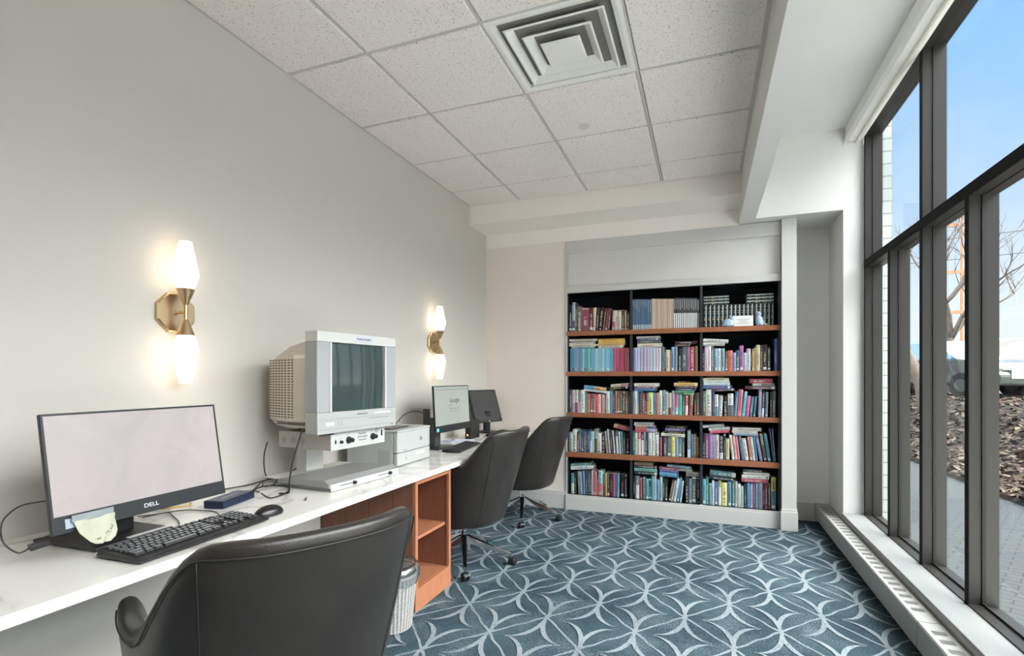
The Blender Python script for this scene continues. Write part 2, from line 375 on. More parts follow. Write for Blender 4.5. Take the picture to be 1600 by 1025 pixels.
f = MB(); f.box(0, .112, yn, yf, ZH-.2, 3.135-.2, 0); f.build('head_rail', [BRONZE], w)
for k in range(len(ys)-1):
    y1, y0 = ys[k]-.034, ys[k+1]
    BX(.0595, .0605, y0, y1, ZB-.2+.004, ZT0-.2).build('pane', GL, w)
for k in range(0, len(ys)-2, 2):
    BX(.0595, .0605, ys[k+2], ys[k]-.034, ZT1-.2, ZH-.2).build('pane', GL, w)

# ---- baseboard heater
HM = mat('heater_enamel', (.34, .337, .325), .4)
h = empty('baseboard_heater', (.92, 2, 0)); tag(h, 'long low white baseboard heater with a slotted top under the windows', 'heater')
def seg(y0, y1):
    f = MB(); f.prism([(-.045, .036), (.048, .036), (.048, .157), (-.040, .157), (-.045, .150)], y0-2, y1-2, 'y'); f.build('heater_cover', HM, h, bevel=.002)
    s = MB(); y = y1-.10
    for k in range(7):
        x = -.020+.0072*k; s.box(x-.0019, x+.0019, -.019, .019, .1571, .1574)
    first = None
    while y > max(y0+.05, 1.2):
        if first is None and SLOT: first = SLOT[0]
        if first is None: first = s.build('vent_slot', mat('slot_shadow', (.006, .006, .005), .9, spec=.1), h, loc=(0, y-2, 0)); SLOT.append(first)
        else: o = first.copy(); COL.objects.link(o); o.parent = h; o.location = (0, y-2, 0)
        y -= .080
SLOT = []
seg(2.756, 4.985); seg(.5, 2.750); seg(-1.756, .494)
f = MB(); f.box(-.047, .049, 2.985, 3.022, .036, .160); f.build('end_cap', HM, h, bevel=.002)
f = MB(); f.box(.02, .046, -3.7, 2.98, .0, .036); f.build('back_plate', DARKV, h)

# ================================================================ BOOKCASE
WOODE = mat('cherry_wood', (.33, .125, .062), .38, var=.16, vs=14, stretch=(1, 8, 8))
CASE = mat('black_laminate', (.008, .010, .014), .2, spec=.35)
CASEB = mat('black_laminate_back', (.006, .008, .012), .6, spec=.2)
CASEE = mat('black_laminate_edge', (.035, .042, .050), .35)
bc = empty('bookcase', (-.325, 4.68, 0)); tag(bc, 'built-in black bookcase with cherry shelf edges in the end wall, three bays wide', 'bookcase')
BXL, D1, D2, BXR = -1.212, -.624, -.032, .568
ox, oy = .325, -4.68
def part(name, m, *bxs, **k):
    f = MB()
    for b in bxs: f.box(b[0]+ox, b[1]+ox, b[2]+oy, b[3]+oy, b[4], b[5], b[6] if len(b) > 6 else 0)
    return f.build(name, m, bc, **k)
part('back_panel', CASEB, (BXL, BXR, 4.955, 4.965, .10, 2.06))
part('side_panel', [CASE, CASEE], (BXL-.010, BXL+.012, 4.684, 4.955, .142, 2.03), (BXL-.010, BXL+.012, 4.682, 4.6845, .142, 2.024, 1))
part('side_panel', [CASE, CASEE], (BXR-.012, BXR+.008, 4.684, 4.955, .142, 2.03), (BXR-.012, BXR+.008, 4.682, 4.6845, .142, 2.024, 1))
for d in (D1, D2): part('divider', [CASE, CASEE], (d-.011, d+.011, 4.692, 4.955, .142, 2.02), (d-.011, d+.011, 4.690, 4.6925, .142, 2.02, 1))
part('top_panel', CASE, (BXL, BXR, 4.70, 4.955, 2.02, 2.045))
ZS = {1: (1.622, 1.6625), 2: (1.247, 1.287), 3: (.864, .905), 4: (.491, .5375), 5: (.10, .142)}
BAYS = {1: (BXL+.012, D1-.011), 2: (D1+.011, D2-.011), 3: (D2+.011, BXR-.012)}
for r, (z0, z1) in ZS.items():
    for b, (x0, x1) in BAYS.items():
        s = part('shelf', CASE, (x0, x1, 4.692, 4.955, z0, z1))
        if r < 5:
            e0 = (BXL-.010, D1+.0, D2+.0)[b-1]; e1 = (D1, D2, BXR+.002)[b-1]
            f = BX(e0+ox+.0006, e1+ox-.0006, 4.674+oy, 4.6915+oy, z0, z1+.0005)
            f.build('shelf_edge', WOODE, s, bevel=.001)
# ---- books
BK = attr_mat('printed_cover', .42)
PAGE = (.62, .58, .48)
def shade(c, k): return tuple(min(1, x*k) for x in c)
def book_geo(mb, w, h, d, c1, c2, fr, flat, rnd, style, ox=0, oy=0, oz=0, M=None):
    """w across the spine, h along the spine, d deep; spine faces -y"""
    def T(a, y, b): return (ox+b, oy+y, oz+a) if flat else (ox+a, oy+y, oz+b)
    def bx(a0, a1, y0, y1, b0, b1, col):
        v = [T(a, y, b) for b in (b0, b1) for y in (y0, y1) for a in (a0, a1)]
        mb.add(v, [(0, 2, 3, 1), (4, 5, 7, 6), (0, 1, 5, 4), (2, 6, 7, 3), (0, 4, 6, 2), (1, 3, 7, 5)], 0, col, M)
    bt = .0018 if w > .012 else .001
    if fr and not flat: segs = [(0, h*(1-fr), c2), (h*(1-fr), h, c1)]
    elif fr: segs = [(0, h*fr, c1), (h*fr, h, c2)]
    else: segs = [(0, h, c1)]
    bx(bt, w-bt, .004, d-.003, .002, h-.003, PAGE)
    bx(0, bt, .002, d, 0, h, c1); bx(w-bt, w, .002, d, 0, h, c1)
    n = 4; bow = min(.0035, w*.14)
    for b0, b1, c in segs:
        pr = [(w*i/n, .004-bow*math.sin(PI*i/n)-.001) for i in range(n+1)]
        vs = []
        for a, y in pr: vs += [T(a, y, b0), T(a, y, b1)]
        for a, y in pr[::-1]: vs += [T(a, .0045, b0), T(a, .0045, b1)]
        m = len(pr)
        fs = [(2*i, 2*i+2, 2*i+3, 2*i+1) for i in range(m-1)]
        fs += [tuple(2*i for i in range(2*m)), tuple(2*i+1 for i in range(2*m))]
        mb.add(vs, fs, 0, c, M)
    y0 = .003-bow-.0004
    def mark(a0, a1, b0, b1, c):
        mb.add([T(a0, y0, b0), T(a1, y0, b0), T(a1, y0, b1), T(a0, y0, b1)], [(0, 1, 2, 3)], 0, c, M)
    lum = sum(c1)/3
    ink = (.75, .74, .70) if lum < .22 else (.05, .05, .06)
    if style == 'volume':
        mark(w*.56, w*.86, h*.02, h*.98, (.55, .60, .56))
        for q in (.12, .45, .62, .70, .86): mark(w*.14, w*.86, h*q, h*(q+.014), (.62, .58, .48))
        mark(w*.18, w*.50, h*.33, h*.40, (.55, .34, .12)); return
    if style == 'journal':
        mark(w*.40, w*.60, h*(.55+.25*rnd.random()), h*.97, (.42, .50, .58)); mark(w*.12, w*.3, 0.002, h*.98, shade(c1, 1.5)); return
    if style == 'tan': mark(w*.06, w*.2, .002, h*.99, shade(c1, 1.35)); mark(w*.45, w*.6, h*.1, h*.9, shade(c1, .93)); return
    if style == 'half':
        mark(w*.38, w*.62, h*(.58+.08*rnd.random()), h*.95, (.5, .52, .52)); mark(w*.1, w*.18, h*.02, h*.98, (.6, .62, .62)); return
    if style == 'thin':
        mark(w*.06, w*.2, .002, h*.99, shade(c1, 1.5))
        if rnd.random() < .5:
            z = h*.07; c = rnd.choice([(.78, .72, .30), (.75, .72, .45), (.30, .02, .10)]); mark(w*.1, w*.9, z, z+w*.85, c)
        mark(w*.42, w*.55, h*.3, h*.8, shade(c1, .7)); return
    if style == 'pale':
        mark(w*.4, w*.56, h*.22, h*.9, shade(c1, .6)); mark(0, w*.05, 0, h, shade(c1, .6)); return
    if w < .009: return
    # title glyphs along the spine
    a0, a1 = w*.30, w*.68
    b = h*(.12+.10*rnd.random()); end = h*(.62+.28*rnd.random()); gsz = max(.004, w*.20)
    if fr and not flat: end = h*.95; b = h*(1-fr)+.01
    if rnd.random() < .35: ink = rnd.choice([(.7, .55, .2), (.75, .74, .7), (.6, .08, .06), (.75, .7, .3)]) if lum < .25 else rnd.choice([(.05, .05, .06), (.45, .04, .06), (.05, .1, .3)])
    while b < end:
        g = gsz*(.6+.6*rnd.random())
        if rnd.random() < .84:
            k = rnd.random()
            mark(a0, a1, b, b+g*.32, ink)
            if k < .6: mark(a0 if k < .3 else (a0+a1)/2, (a0+a1)/2 if k < .3 else a1, b+g*.32, b+g*.7, ink)
            if k > .4: mark(a0, a0+(a1-a0)*.25, b+g*.3, b+g*.8, ink)
        b += g*1.1
    if rnd.random() < .30:
        z = h*(.86 if flat else .05); mark(w*.14, w*.86, z, z+w*.7, (.74, .74, .72) if lum < .6 else (.5, .48, .4))
    elif rnd.random() < .5:
        z = h*(.94 if flat else .04); mark(w*.3, w*.7, z, z+w*.35, ink)
    if rnd.random() < .3: mark(w*.08, w*.92, h*.93, h*.965, rnd.choice([ink, shade(c1, .5)]))
BOOKS = '''B11 u 0 -1.214 0.0307 0.247 1a1c22 - 0.00 0.0 0.000 tall black book at the left end beside a light grey one, top shelf, left bay
B11 u 1 -1.183 0.0279 0.274 b8c8cc 5a4a78 0.62 0.0 0.000 tall light grey over purple book between black and charcoal ones, top shelf, left bay
B11 u 2 -1.154 0.0193 0.266 3a3c44 - 0.00 0.0 0.000 tall charcoal book between light grey and taupe ones, top shelf, left bay
B11 u 3 -1.132 0.0460 0.234 7d705e - 0.00 0.0 0.000 wide taupe book between charcoal and burgundy ones, top shelf, left bay
B11 u 4 -1.085 0.0708 0.220 943850 - 0.00 0.0 0.000 wide burgundy book between taupe and maroon ones, top shelf, left bay
B11 u 5 -1.012 0.0364 0.217 5c1228 - 0.00 0.0 0.000 first from left of the maroon books, top shelf, left bay
B11 u 6 -0.981 0.0276 0.216 d8cba4 - 0.00 2.9 0.000 cream book between two maroon ones, top shelf, left bay
B11 u 7 -0.950 0.0222 0.215 6a1a24 - 0.00 5.2 0.000 second from left of the maroon books, top shelf, left bay
B11 u 8 -0.921 0.0302 0.212 22262c - 0.00 5.3 0.000 leaning charcoal book between two maroon ones, top shelf, left bay
b11 u 9 -0.885 0.0188 0.206 6b1f26 - 0.00 6.0 0.000
b11 u 10 -0.863 0.0192 0.205 6b1f26 - 0.00 6.0 0.000
b11 u 11 -0.842 0.0191 0.204 6b1f26 - 0.00 6.0 0.000
B11 u 12 -0.799 0.0257 0.182 e0dcd8 b01838 0.55 2.7 0.000 short white over crimson book between maroon and cream ones, top shelf, left bay
B11 u 13 -0.769 0.0241 0.182 d6cab8 - 0.00 0.0 0.000 second from left of the cream books, top shelf, left bay
B11 u 14 -0.742 0.0295 0.181 d8d0c0 - 0.00 0.0 0.000 third from left of the cream books, top shelf, left bay
B11 u 15 -0.710 0.0231 0.188 4e3524 - 0.00 0.0 0.000 brown book between cream and tan ones, top shelf, left bay
b11 u 16 -0.686 0.0222 0.179 8a5a2c - 0.00 0.0 0.000
b11 u 17 -0.662 0.0200 0.169 1c1a1c - 0.00 0.0 0.000
B21 u 0 -0.613 0.0157 0.274 3a6080 c8d4dc 0.84 0.0 0.000 first from left of the slate blue over white books, top shelf, middle bay
B21 u 1 -0.597 0.0161 0.273 35597a c8d4dc 0.84 0.0 0.000 second from left of the slate blue over white books, top shelf, middle bay
B21 u 2 -0.580 0.0156 0.273 406a8c c8d4dc 0.84 0.0 0.000 third from left of the slate blue over white books, top shelf, middle bay
B21 u 3 -0.563 0.0160 0.272 3a6080 c8d4dc 0.84 0.0 0.000 fourth from left of the slate blue over white books, top shelf, middle bay
B21 u 4 -0.546 0.0156 0.271 35597a c8d4dc 0.84 0.0 0.000 fifth from left of the slate blue over white books, top shelf, middle bay
B21 u 5 -0.530 0.0159 0.270 406a8c c8d4dc 0.84 0.0 0.000 sixth from left of the slate blue over white books, top shelf, middle bay
B21 u 6 -0.513 0.0155 0.269 3a6080 c8d4dc 0.84 0.0 0.000 seventh from left of the slate blue over white books, top shelf, middle bay
B21 u 7 -0.497 0.0158 0.268 35597a c8d4dc 0.84 0.0 0.000 eighth from left of the slate blue over white books, top shelf, middle bay
B21 u 8 -0.480 0.0154 0.267 406a8c c8d4dc 0.84 0.0 0.000 ninth from left of the slate blue over white books, top shelf, middle bay
B21 u 9 -0.464 0.0158 0.266 3a6080 c8d4dc 0.84 0.0 0.000 tenth from left of the slate blue over white books, top shelf, middle bay
B21 u 10 -0.446 0.0149 0.270 c9ae92 - 0.00 0.0 0.000 first from left of the beige books, top shelf, middle bay
B21 u 11 -0.431 0.0149 0.269 d2bba2 - 0.00 0.0 0.000 second from left of the beige books, top shelf, middle bay
B21 u 12 -0.415 0.0148 0.268 c0a58a - 0.00 0.0 0.000 third from left of the beige books, top shelf, middle bay
B21 u 13 -0.399 0.0148 0.267 c9ae92 - 0.00 0.0 0.000 fourth from left of the beige books, top shelf, middle bay
B21 u 14 -0.384 0.0148 0.266 d2bba2 - 0.00 0.0 0.000 fifth from left of the beige books, top shelf, middle bay
b21 u 15 -0.368 0.0147 0.265 c0a58a - 0.00 0.0 0.000
b21 u 16 -0.353 0.0147 0.264 c9ae92 - 0.00 0.0 0.000
b21 u 17 -0.337 0.0147 0.264 d2bba2 - 0.00 0.0 0.000
b21 u 18 -0.322 0.0146 0.263 c0a58a - 0.00 0.0 0.000
b21 u 19 -0.306 0.0146 0.262 c9ae92 - 0.00 0.0 0.000
b21 u 20 -0.291 0.0146 0.261 d2bba2 - 0.00 0.0 0.000
b21 u 21 -0.275 0.0145 0.260 c0a58a - 0.00 0.0 0.000
B21 u 22 -0.259 0.0153 0.268 23262b e0e4e4 0.50 0.0 0.000 first from left of the charcoal over white books, top shelf, middle bay
B21 u 23 -0.243 0.0156 0.267 23262b e0e4e4 0.50 0.0 0.000 second from left of the charcoal over white books, top shelf, middle bay
B21 u 24 -0.227 0.0156 0.266 23262b e0e4e4 0.50 0.0 0.000 third from left of the charcoal over white books, top shelf, middle bay
B21 u 25 -0.211 0.0152 0.265 23262b e0e4e4 0.50 0.0 0.000 fourth from left of the charcoal over white books, top shelf, middle bay
B21 u 26 -0.195 0.0155 0.264 23262b e0e4e4 0.50 0.0 0.000 fifth from left of the charcoal over white books, top shelf, middle bay
B21 u 27 -0.178 0.0155 0.263 23262b e0e4e4 0.50 0.0 0.000 sixth from left of the charcoal over white books, top shelf, middle bay
B21 u 28 -0.162 0.0150 0.262 23262b e0e4e4 0.50 0.0 0.000 seventh from left of the charcoal over white books, top shelf, middle bay
B21 u 29 -0.146 0.0154 0.261 23262b e0e4e4 0.50 0.0 0.000 eighth from left of the charcoal over white books, top shelf, middle bay
B21 u 30 -0.130 0.0153 0.261 23262b e0e4e4 0.50 0.0 0.000 ninth from left of the charcoal over white books, top shelf, middle bay
B21 u 31 -0.114 0.0153 0.260 23262b e0e4e4 0.50 0.0 0.000 tenth from left of the charcoal over white books, top shelf, middle bay
B21 u 32 -0.098 0.0149 0.259 23262b e0e4e4 0.50 0.0 0.000 eleventh from left of the charcoal over white books, top shelf, middle bay
B21 u 33 -0.082 0.0152 0.258 23262b e0e4e4 0.50 0.0 0.000 twelfth from left of the charcoal over white books, top shelf, middle bay
B21 u 34 -0.065 0.0190 0.249 1c1c1e 8a7060 0.50 0.0 0.000 black over taupe book at the right end beside a charcoal one, top shelf, middle bay
B31 u 0 -0.015 0.0316 0.197 203c38 - 0.00 0.0 0.000 first from left of the dark green books, top shelf, right bay
B31 u 1 0.019 0.0314 0.196 1c3434 - 0.00 0.0 0.000 second from left of the dark green books, top shelf, right bay
B31 u 2 0.053 0.0312 0.196 203c38 - 0.00 0.0 0.000 third from left of the dark green books, top shelf, right bay
B31 u 3 0.087 0.0311 0.196 1c3434 - 0.00 0.0 0.000 fourth from left of the dark green books, top shelf, right bay
B31 u 4 0.120 0.0309 0.195 203c38 - 0.00 0.0 0.000 fifth from left of the dark green books, top shelf, right bay
B31 u 5 0.154 0.0307 0.195 1c3434 - 0.00 0.0 0.000 sixth from left of the dark green books, top shelf, right bay
B31 u 6 0.187 0.0306 0.194 203c38 - 0.00 0.0 0.000 seventh from left of the dark green books, top shelf, right bay
B31 u 7 0.220 0.0304 0.194 1c3434 - 0.00 0.0 0.000 eighth from left of the dark green books, top shelf, right bay
B31 u 8 0.252 0.0302 0.194 203c38 - 0.00 0.0 0.000 ninth from left of the dark green books, top shelf, right bay
B31 u 9 0.285 0.0301 0.193 1c3434 - 0.00 0.0 0.000 tenth from left of the dark green books, top shelf, right bay
B31 u 10 0.317 0.0299 0.193 203c38 - 0.00 0.0 0.000 eleventh from left of the dark green books, top shelf, right bay
B31 u 11 0.349 0.0298 0.192 1c3434 - 0.00 0.0 0.000 twelfth from left of the dark green books, top shelf, right bay
B31 u 12 0.382 0.0296 0.192 203c38 - 0.00 0.0 0.000 thirteenth from left of the dark green books, top shelf, right bay
B31 u 13 0.413 0.0295 0.192 1c3434 - 0.00 0.0 0.000 fourteenth from left of the dark green books, top shelf, right bay
B31 u 14 0.445 0.0293 0.191 203c38 - 0.00 0.0 0.000 fifteenth from left of the dark green books, top shelf, right bay
B31 u 15 0.477 0.0291 0.191 1c3434 - 0.00 0.0 0.000 sixteenth from left of the dark green books, top shelf, right bay
B31 u 16 0.510 0.0212 0.189 241c20 - 0.00 0.0 0.000 black book at the right end beside a dark green one, top shelf, right bay
B31 s0 0 -0.017 0.2096 0.025 203c38 - 0.00 0.0 1.860 dark green book lying lowest of the left pile, top shelf, right bay
B31 s0 1 -0.016 0.2080 0.025 1c3434 - 0.00 0.0 1.886 dark green book lying second from bottom of the left pile, top shelf, right bay
B31 s0 2 -0.017 0.2076 0.025 203c38 - 0.00 0.0 1.911 dark green book lying topmost of the left pile, top shelf, right bay
B31 s1 0 0.326 0.2068 0.027 1c3434 - 0.00 0.0 1.856 dark green book lying lowest of the right pile, top shelf, right bay
B31 s1 1 0.328 0.2057 0.027 203c38 - 0.00 0.0 1.884 dark green book lying second from bottom of the right pile, top shelf, right bay
B31 s1 2 0.327 0.2053 0.025 1c3434 - 0.00 0.0 1.911 dark green book lying topmost of the right pile, top shelf, right bay
b12 u 0 -1.188 0.0198 0.219 1c86b4 - 0.00 0.0 0.000
b12 u 1 -1.167 0.0201 0.219 4a8cae - 0.00 0.0 0.000
b12 u 2 -1.146 0.0167 0.219 5a98b8 - 0.00 0.0 0.000
b12 u 3 -1.128 0.0179 0.218 7d9fcb - 0.00 0.0 0.000
B12 u 4 -1.109 0.0233 0.218 5a7eb0 - 0.00 0.0 0.000 slate blue book between sky blue and turquoise ones, second shelf, left bay
b12 u 5 -1.085 0.0178 0.217 3aa7b8 - 0.00 0.0 0.000
b12 u 6 -1.067 0.0116 0.217 a5d3e0 - 0.00 0.0 0.000
b12 u 7 -1.054 0.0198 0.217 36a7b4 - 0.00 0.0 0.000
b12 u 8 -1.034 0.0177 0.216 2c9bb0 - 0.00 0.0 0.000
b12 u 9 -1.015 0.0123 0.216 a0cfd0 - 0.00 0.0 0.000
b12 u 10 -1.002 0.0197 0.216 2fa6b8 - 0.00 0.0 0.000
b12 u 11 -0.981 0.0135 0.215 3ab0c4 - 0.00 0.0 0.000
B12 u 12 -0.967 0.0204 0.215 6aaed0 - 0.00 0.0 0.000 fourth from left of the sky blue books, second shelf, left bay
b12 u 13 -0.946 0.0195 0.215 a9c8dc - 0.00 0.0 0.000
B12 u 14 -0.925 0.0235 0.214 78b9cf - 0.00 0.0 0.000 second from left of the pale blue books, second shelf, left bay
b12 u 15 -0.901 0.0133 0.214 5db0cc - 0.00 0.0 0.000
b12 u 16 -0.887 0.0181 0.213 98d0d8 - 0.00 0.0 0.000
b12 u 17 -0.868 0.0165 0.213 55a9d0 - 0.00 0.0 0.000
b12 u 18 -0.851 0.0172 0.213 7cc0d4 - 0.00 0.0 0.000
b12 u 19 -0.833 0.0172 0.212 70b4dc - 0.00 0.0 0.000
B12 u 20 -0.815 0.0278 0.212 12a0c0 - 0.00 0.0 0.000 seventh from left of the turquoise books, second shelf, left bay
B12 u 21 -0.785 0.0230 0.213 c02c58 - 0.00 0.0 0.000 crimson book between turquoise and rose ones, second shelf, left bay
B12 u 22 -0.761 0.0249 0.213 b8305c - 0.00 0.0 0.000 first from left of the rose books, second shelf, left bay
B12 u 23 -0.735 0.0208 0.212 a01e4c - 0.00 0.0 0.000 second from left of the rose books, second shelf, left bay
B12 u 24 -0.714 0.0208 0.212 a82850 - 0.00 0.0 0.000 third from left of the rose books, second shelf, left bay
b12 u 25 -0.692 0.0188 0.214 8c1a38 - 0.00 0.0 0.000
B12 u 26 -0.673 0.0311 0.213 9a2a30 - 0.00 0.0 0.000 wide crimson book at the right end beside a burgundy one, second shelf, left bay
b12 s0 0 -1.175 0.2214 0.017 9ab0b0 - 0.00 0.0 1.507
B12 s0 1 -1.200 0.2751 0.017 d8cfb8 - 0.00 0.0 1.524 cream book lying second from bottom of the left pile, second shelf, left bay
B12 s0 2 -1.196 0.2424 0.017 e0d8d0 - 0.00 0.0 1.541 white book lying third from bottom of the left pile, second shelf, left bay
b12 s0 3 -1.188 0.2462 0.013 8a8a80 - 0.00 0.0 1.559
B12 s0 4 -1.200 0.2649 0.019 d3cbbb - 0.00 0.0 1.573 cream book lying topmost of the left pile, second shelf, left bay
B12 s1 0 -0.923 0.2290 0.026 d8ccb8 - 0.00 0.0 1.502 cream book lying lowest of the right pile, second shelf, left bay
B12 s1 1 -0.923 0.2407 0.020 d8a510 - 0.00 0.0 1.529 yellow book lying second from bottom of the right pile, second shelf, left bay
B12 s1 2 -0.922 0.2415 0.020 e0b414 - 0.00 0.0 1.549 yellow book lying third from bottom of the right pile, second shelf, left bay
B12 s1 3 -0.923 0.2388 0.018 dcae18 - 0.00 0.0 1.570 yellow book lying topmost of the right pile, second shelf, left bay
b22 u 0 -0.621 0.0166 0.216 4a5a9a - 0.00 0.0 0.000
B22 u 1 -0.604 0.0231 0.214 b0b4dc - 0.00 0.0 0.000 first from left of the lavender books, second shelf, middle bay
B22 u 2 -0.580 0.0239 0.213 c4c8e4 - 0.00 0.0 0.000 pale blue book between two lavender ones, second shelf, middle bay
B22 u 3 -0.555 0.0266 0.213 b4aecc - 0.00 0.0 0.000 second from left of the lavender books, second shelf, middle bay
B22 u 4 -0.528 0.0306 0.214 b0a6d2 - 0.00 0.0 0.000 third from left of the lavender books, second shelf, middle bay
B22 u 5 -0.496 0.0264 0.212 b4b8d0 - 0.00 0.0 0.000 fourth from left of the lavender books, second shelf, middle bay
B22 u 6 -0.469 0.0235 0.212 dcb8d8 - 0.00 0.0 0.000 pale pink book between lavender and pale blue ones, second shelf, middle bay
B22 u 7 -0.445 0.0306 0.211 a8d0e0 - 0.00 0.0 0.000 pale blue book between two pale pink ones, second shelf, middle bay
B22 u 8 -0.413 0.0225 0.211 dcc8d0 - 0.00 0.0 0.000 second from left of the pale pink books, second shelf, middle bay
B22 u 9 -0.390 0.0256 0.210 d8c8dc - 0.00 0.0 0.000 third from left of the pale pink books, second shelf, middle bay
B22 u 10 -0.359 0.0211 0.219 6a8a8c - 0.00 0.0 0.000 blue-grey book between pale pink and slate ones, second shelf, middle bay
b22 u 11 -0.337 0.0131 0.196 3a4a50 - 0.00 0.0 0.000
B22 u 12 -0.323 0.0300 0.189 e4ccb0 - 0.00 0.0 0.000 cream book between slate and beige ones, second shelf, middle bay
b22 u 13 -0.292 0.0122 0.189 e0b878 - 0.00 0.0 0.000
B22 u 14 -0.278 0.0228 0.215 3c9ad4 - 0.00 0.0 0.000 sky blue book between beige and blue-grey ones, second shelf, middle bay
B22 u 15 -0.255 0.0274 0.217 8a94a4 - 0.00 0.0 0.000 blue-grey book between sky blue and black ones, second shelf, middle bay
B22 u 16 -0.223 0.0311 0.202 16141c - 0.00 0.0 0.000 black book between blue-grey and teal ones, second shelf, middle bay
B22 u 17 -0.189 0.0375 0.213 4a6a70 - 0.00 0.0 0.000 wide teal book between black and magenta ones, second shelf, middle bay
B22 u 18 -0.149 0.0231 0.213 b05a94 - 0.00 0.0 0.000 magenta book between teal and crimson ones, second shelf, middle bay
B22 u 19 -0.124 0.0352 0.212 b02434 - 0.00 0.0 0.000 crimson book between magenta and taupe ones, second shelf, middle bay
B22 u 20 -0.083 0.0228 0.217 8a6c58 - 0.00 0.0 0.000 taupe book at the right end beside a crimson one, second shelf, middle bay
B22 s0 0 -0.570 0.2125 0.035 d4d0c4 - 0.00 0.0 1.502 cream book lying lowest of the left pile, second shelf, middle bay
B22 s0 1 -0.570 0.1985 0.025 5a5c66 - 0.00 0.0 1.538 slate book lying second from bottom of the left pile, second shelf, middle bay
b22 s0 2 -0.572 0.1946 0.019 2c4c7c - 0.00 0.0 1.563
B22 s0 3 -0.580 0.2048 0.019 c8c4bc - 0.00 0.0 1.582 cream book lying topmost of the left pile, second shelf, middle bay
b22 s1 0 -0.249 0.1260 0.019 4a3838 - 0.00 0.0 1.505
B22 s1 1 -0.249 0.1832 0.026 3a1418 - 0.00 0.0 1.524 dark brown book lying topmost of the right pile, second shelf, middle bay
b32 u 0 -0.029 0.0163 0.195 1c2c30 - 0.00 0.0 0.000
B32 u 1 -0.011 0.0263 0.216 d8c4d4 - 0.00 0.0 0.000 pale pink book between charcoal and white ones, second shelf, right bay
B32 u 2 0.017 0.0242 0.217 e4e4e4 - 0.00 0.0 0.000 white book between pale pink and grey ones, second shelf, right bay
B32 u 3 0.046 0.0229 0.217 7a7470 - 0.00 0.0 0.000 grey book between white and sky blue ones, second shelf, right bay
B32 u 4 0.073 0.0248 0.195 7ab4d8 - 0.00 0.0 0.000 sky blue book between grey and white ones, second shelf, right bay
B32 u 5 0.100 0.0231 0.194 e0e8ec - 0.00 0.0 0.000 white book between sky blue and sage ones, second shelf, right bay
B32 u 6 0.124 0.0309 0.193 8cb4b4 - 0.00 0.0 0.000 sage book between white and taupe ones, second shelf, right bay
b32 u 7 0.158 0.0197 0.169 6a5c50 - 0.00 0.0 0.000
B32 u 8 0.180 0.0376 0.175 d8503c - 0.00 0.0 0.000 wide coral book between taupe and lavender ones, second shelf, right bay
B32 u 9 0.219 0.0234 0.156 88a4d4 - 0.00 0.0 0.000 short lavender book between coral and teal ones, second shelf, right bay
B32 u 10 0.244 0.0237 0.174 2a6474 - 0.00 0.0 0.000 teal book between lavender and orchid ones, second shelf, right bay
B32 u 11 0.271 0.0290 0.214 c060b4 - 0.00 0.0 0.000 orchid book between teal and pale turquoise ones, second shelf, right bay
B32 u 12 0.301 0.0231 0.154 b4d4dc - 0.00 0.0 0.000 short pale turquoise book between orchid and white ones, second shelf, right bay
B32 u 13 0.326 0.0276 0.187 d4e0ec - 0.00 0.0 0.000 white book between pale turquoise and charcoal ones, second shelf, right bay
b32 u 14 0.354 0.0111 0.183 3a3c34 - 0.00 0.0 0.000
b32 u 15 0.366 0.0145 0.183 e0a060 - 0.00 0.0 0.000
b32 u 16 0.382 0.0144 0.193 a8a034 - 0.00 0.0 0.000
B32 u 17 0.398 0.0276 0.217 ccc8a8 - 0.00 0.0 0.000 cream book between lime and maroon ones, second shelf, right bay
B32 u 18 0.427 0.0177 0.213 5c2430 - 0.00 0.0 0.000 maroon book between cream and charcoal ones, second shelf, right bay
B32 u 19 0.445 0.0327 0.218 2c2e30 - 0.00 0.0 0.000 third from left of the charcoal books, second shelf, right bay
B32 u 20 0.480 0.0239 0.199 30302c - 0.00 0.0 0.000 fourth from left of the charcoal books, second shelf, right bay
B32 u 21 0.532 0.0222 0.266 2c58a8 - 0.00 0.0 0.000 tall blue book at the right end beside a charcoal one, second shelf, right bay
B32 s0 0 -0.017 0.1702 0.025 dcdcd8 - 0.00 -2.0 1.505 white book lying lowest of the one flat pile, second shelf, right bay
B32 s0 1 -0.023 0.2000 0.026 d8dcd4 - 0.00 -4.0 1.531 white book lying topmost of the one flat pile, second shelf, right bay
B13 u 0 -1.217 0.0308 0.211 5a5f64 - 0.00 0.0 0.000 slate book at the left end beside a lavender one, third shelf, left bay
B13 u 1 -1.185 0.0252 0.211 c9c2dc a88fb0 0.60 0.0 0.000 lavender book between slate and cream ones, third shelf, left bay
B13 u 2 -1.158 0.0314 0.211 dcd8b0 8a4a4a 0.55 0.0 0.000 cream over burgundy book between lavender and mauve ones, third shelf, left bay
B13 u 3 -1.126 0.0275 0.201 8a7fb4 b090c0 0.50 0.0 0.000 mauve book between cream and white ones, third shelf, left bay
B13 u 4 -1.098 0.0344 0.212 e6ece8 - 0.00 0.0 0.000 white book between mauve and green ones, third shelf, left bay
B13 u 5 -1.062 0.0248 0.186 5fae7c - 0.00 0.0 0.000 green book between white and red ones, third shelf, left bay
B13 u 6 -1.036 0.0288 0.178 c8343a - 0.00 0.0 0.000 red book between green and slate ones, third shelf, left bay
B13 u 7 -1.005 0.0287 0.178 55555f - 0.00 0.0 0.000 slate book between red and crimson ones, third shelf, left bay
b13 u 8 -0.974 0.0236 0.177 c43248 - 0.00 0.0 0.000
B13 u 9 -0.950 0.0252 0.173 d24a3e - 0.00 0.0 0.000 short coral book between crimson and white ones, third shelf, left bay
b13 u 10 -0.923 0.0194 0.175 e8d8d4 - 0.00 0.0 0.000
b13 u 11 -0.903 0.0173 0.171 c8246a - 0.00 0.0 0.000
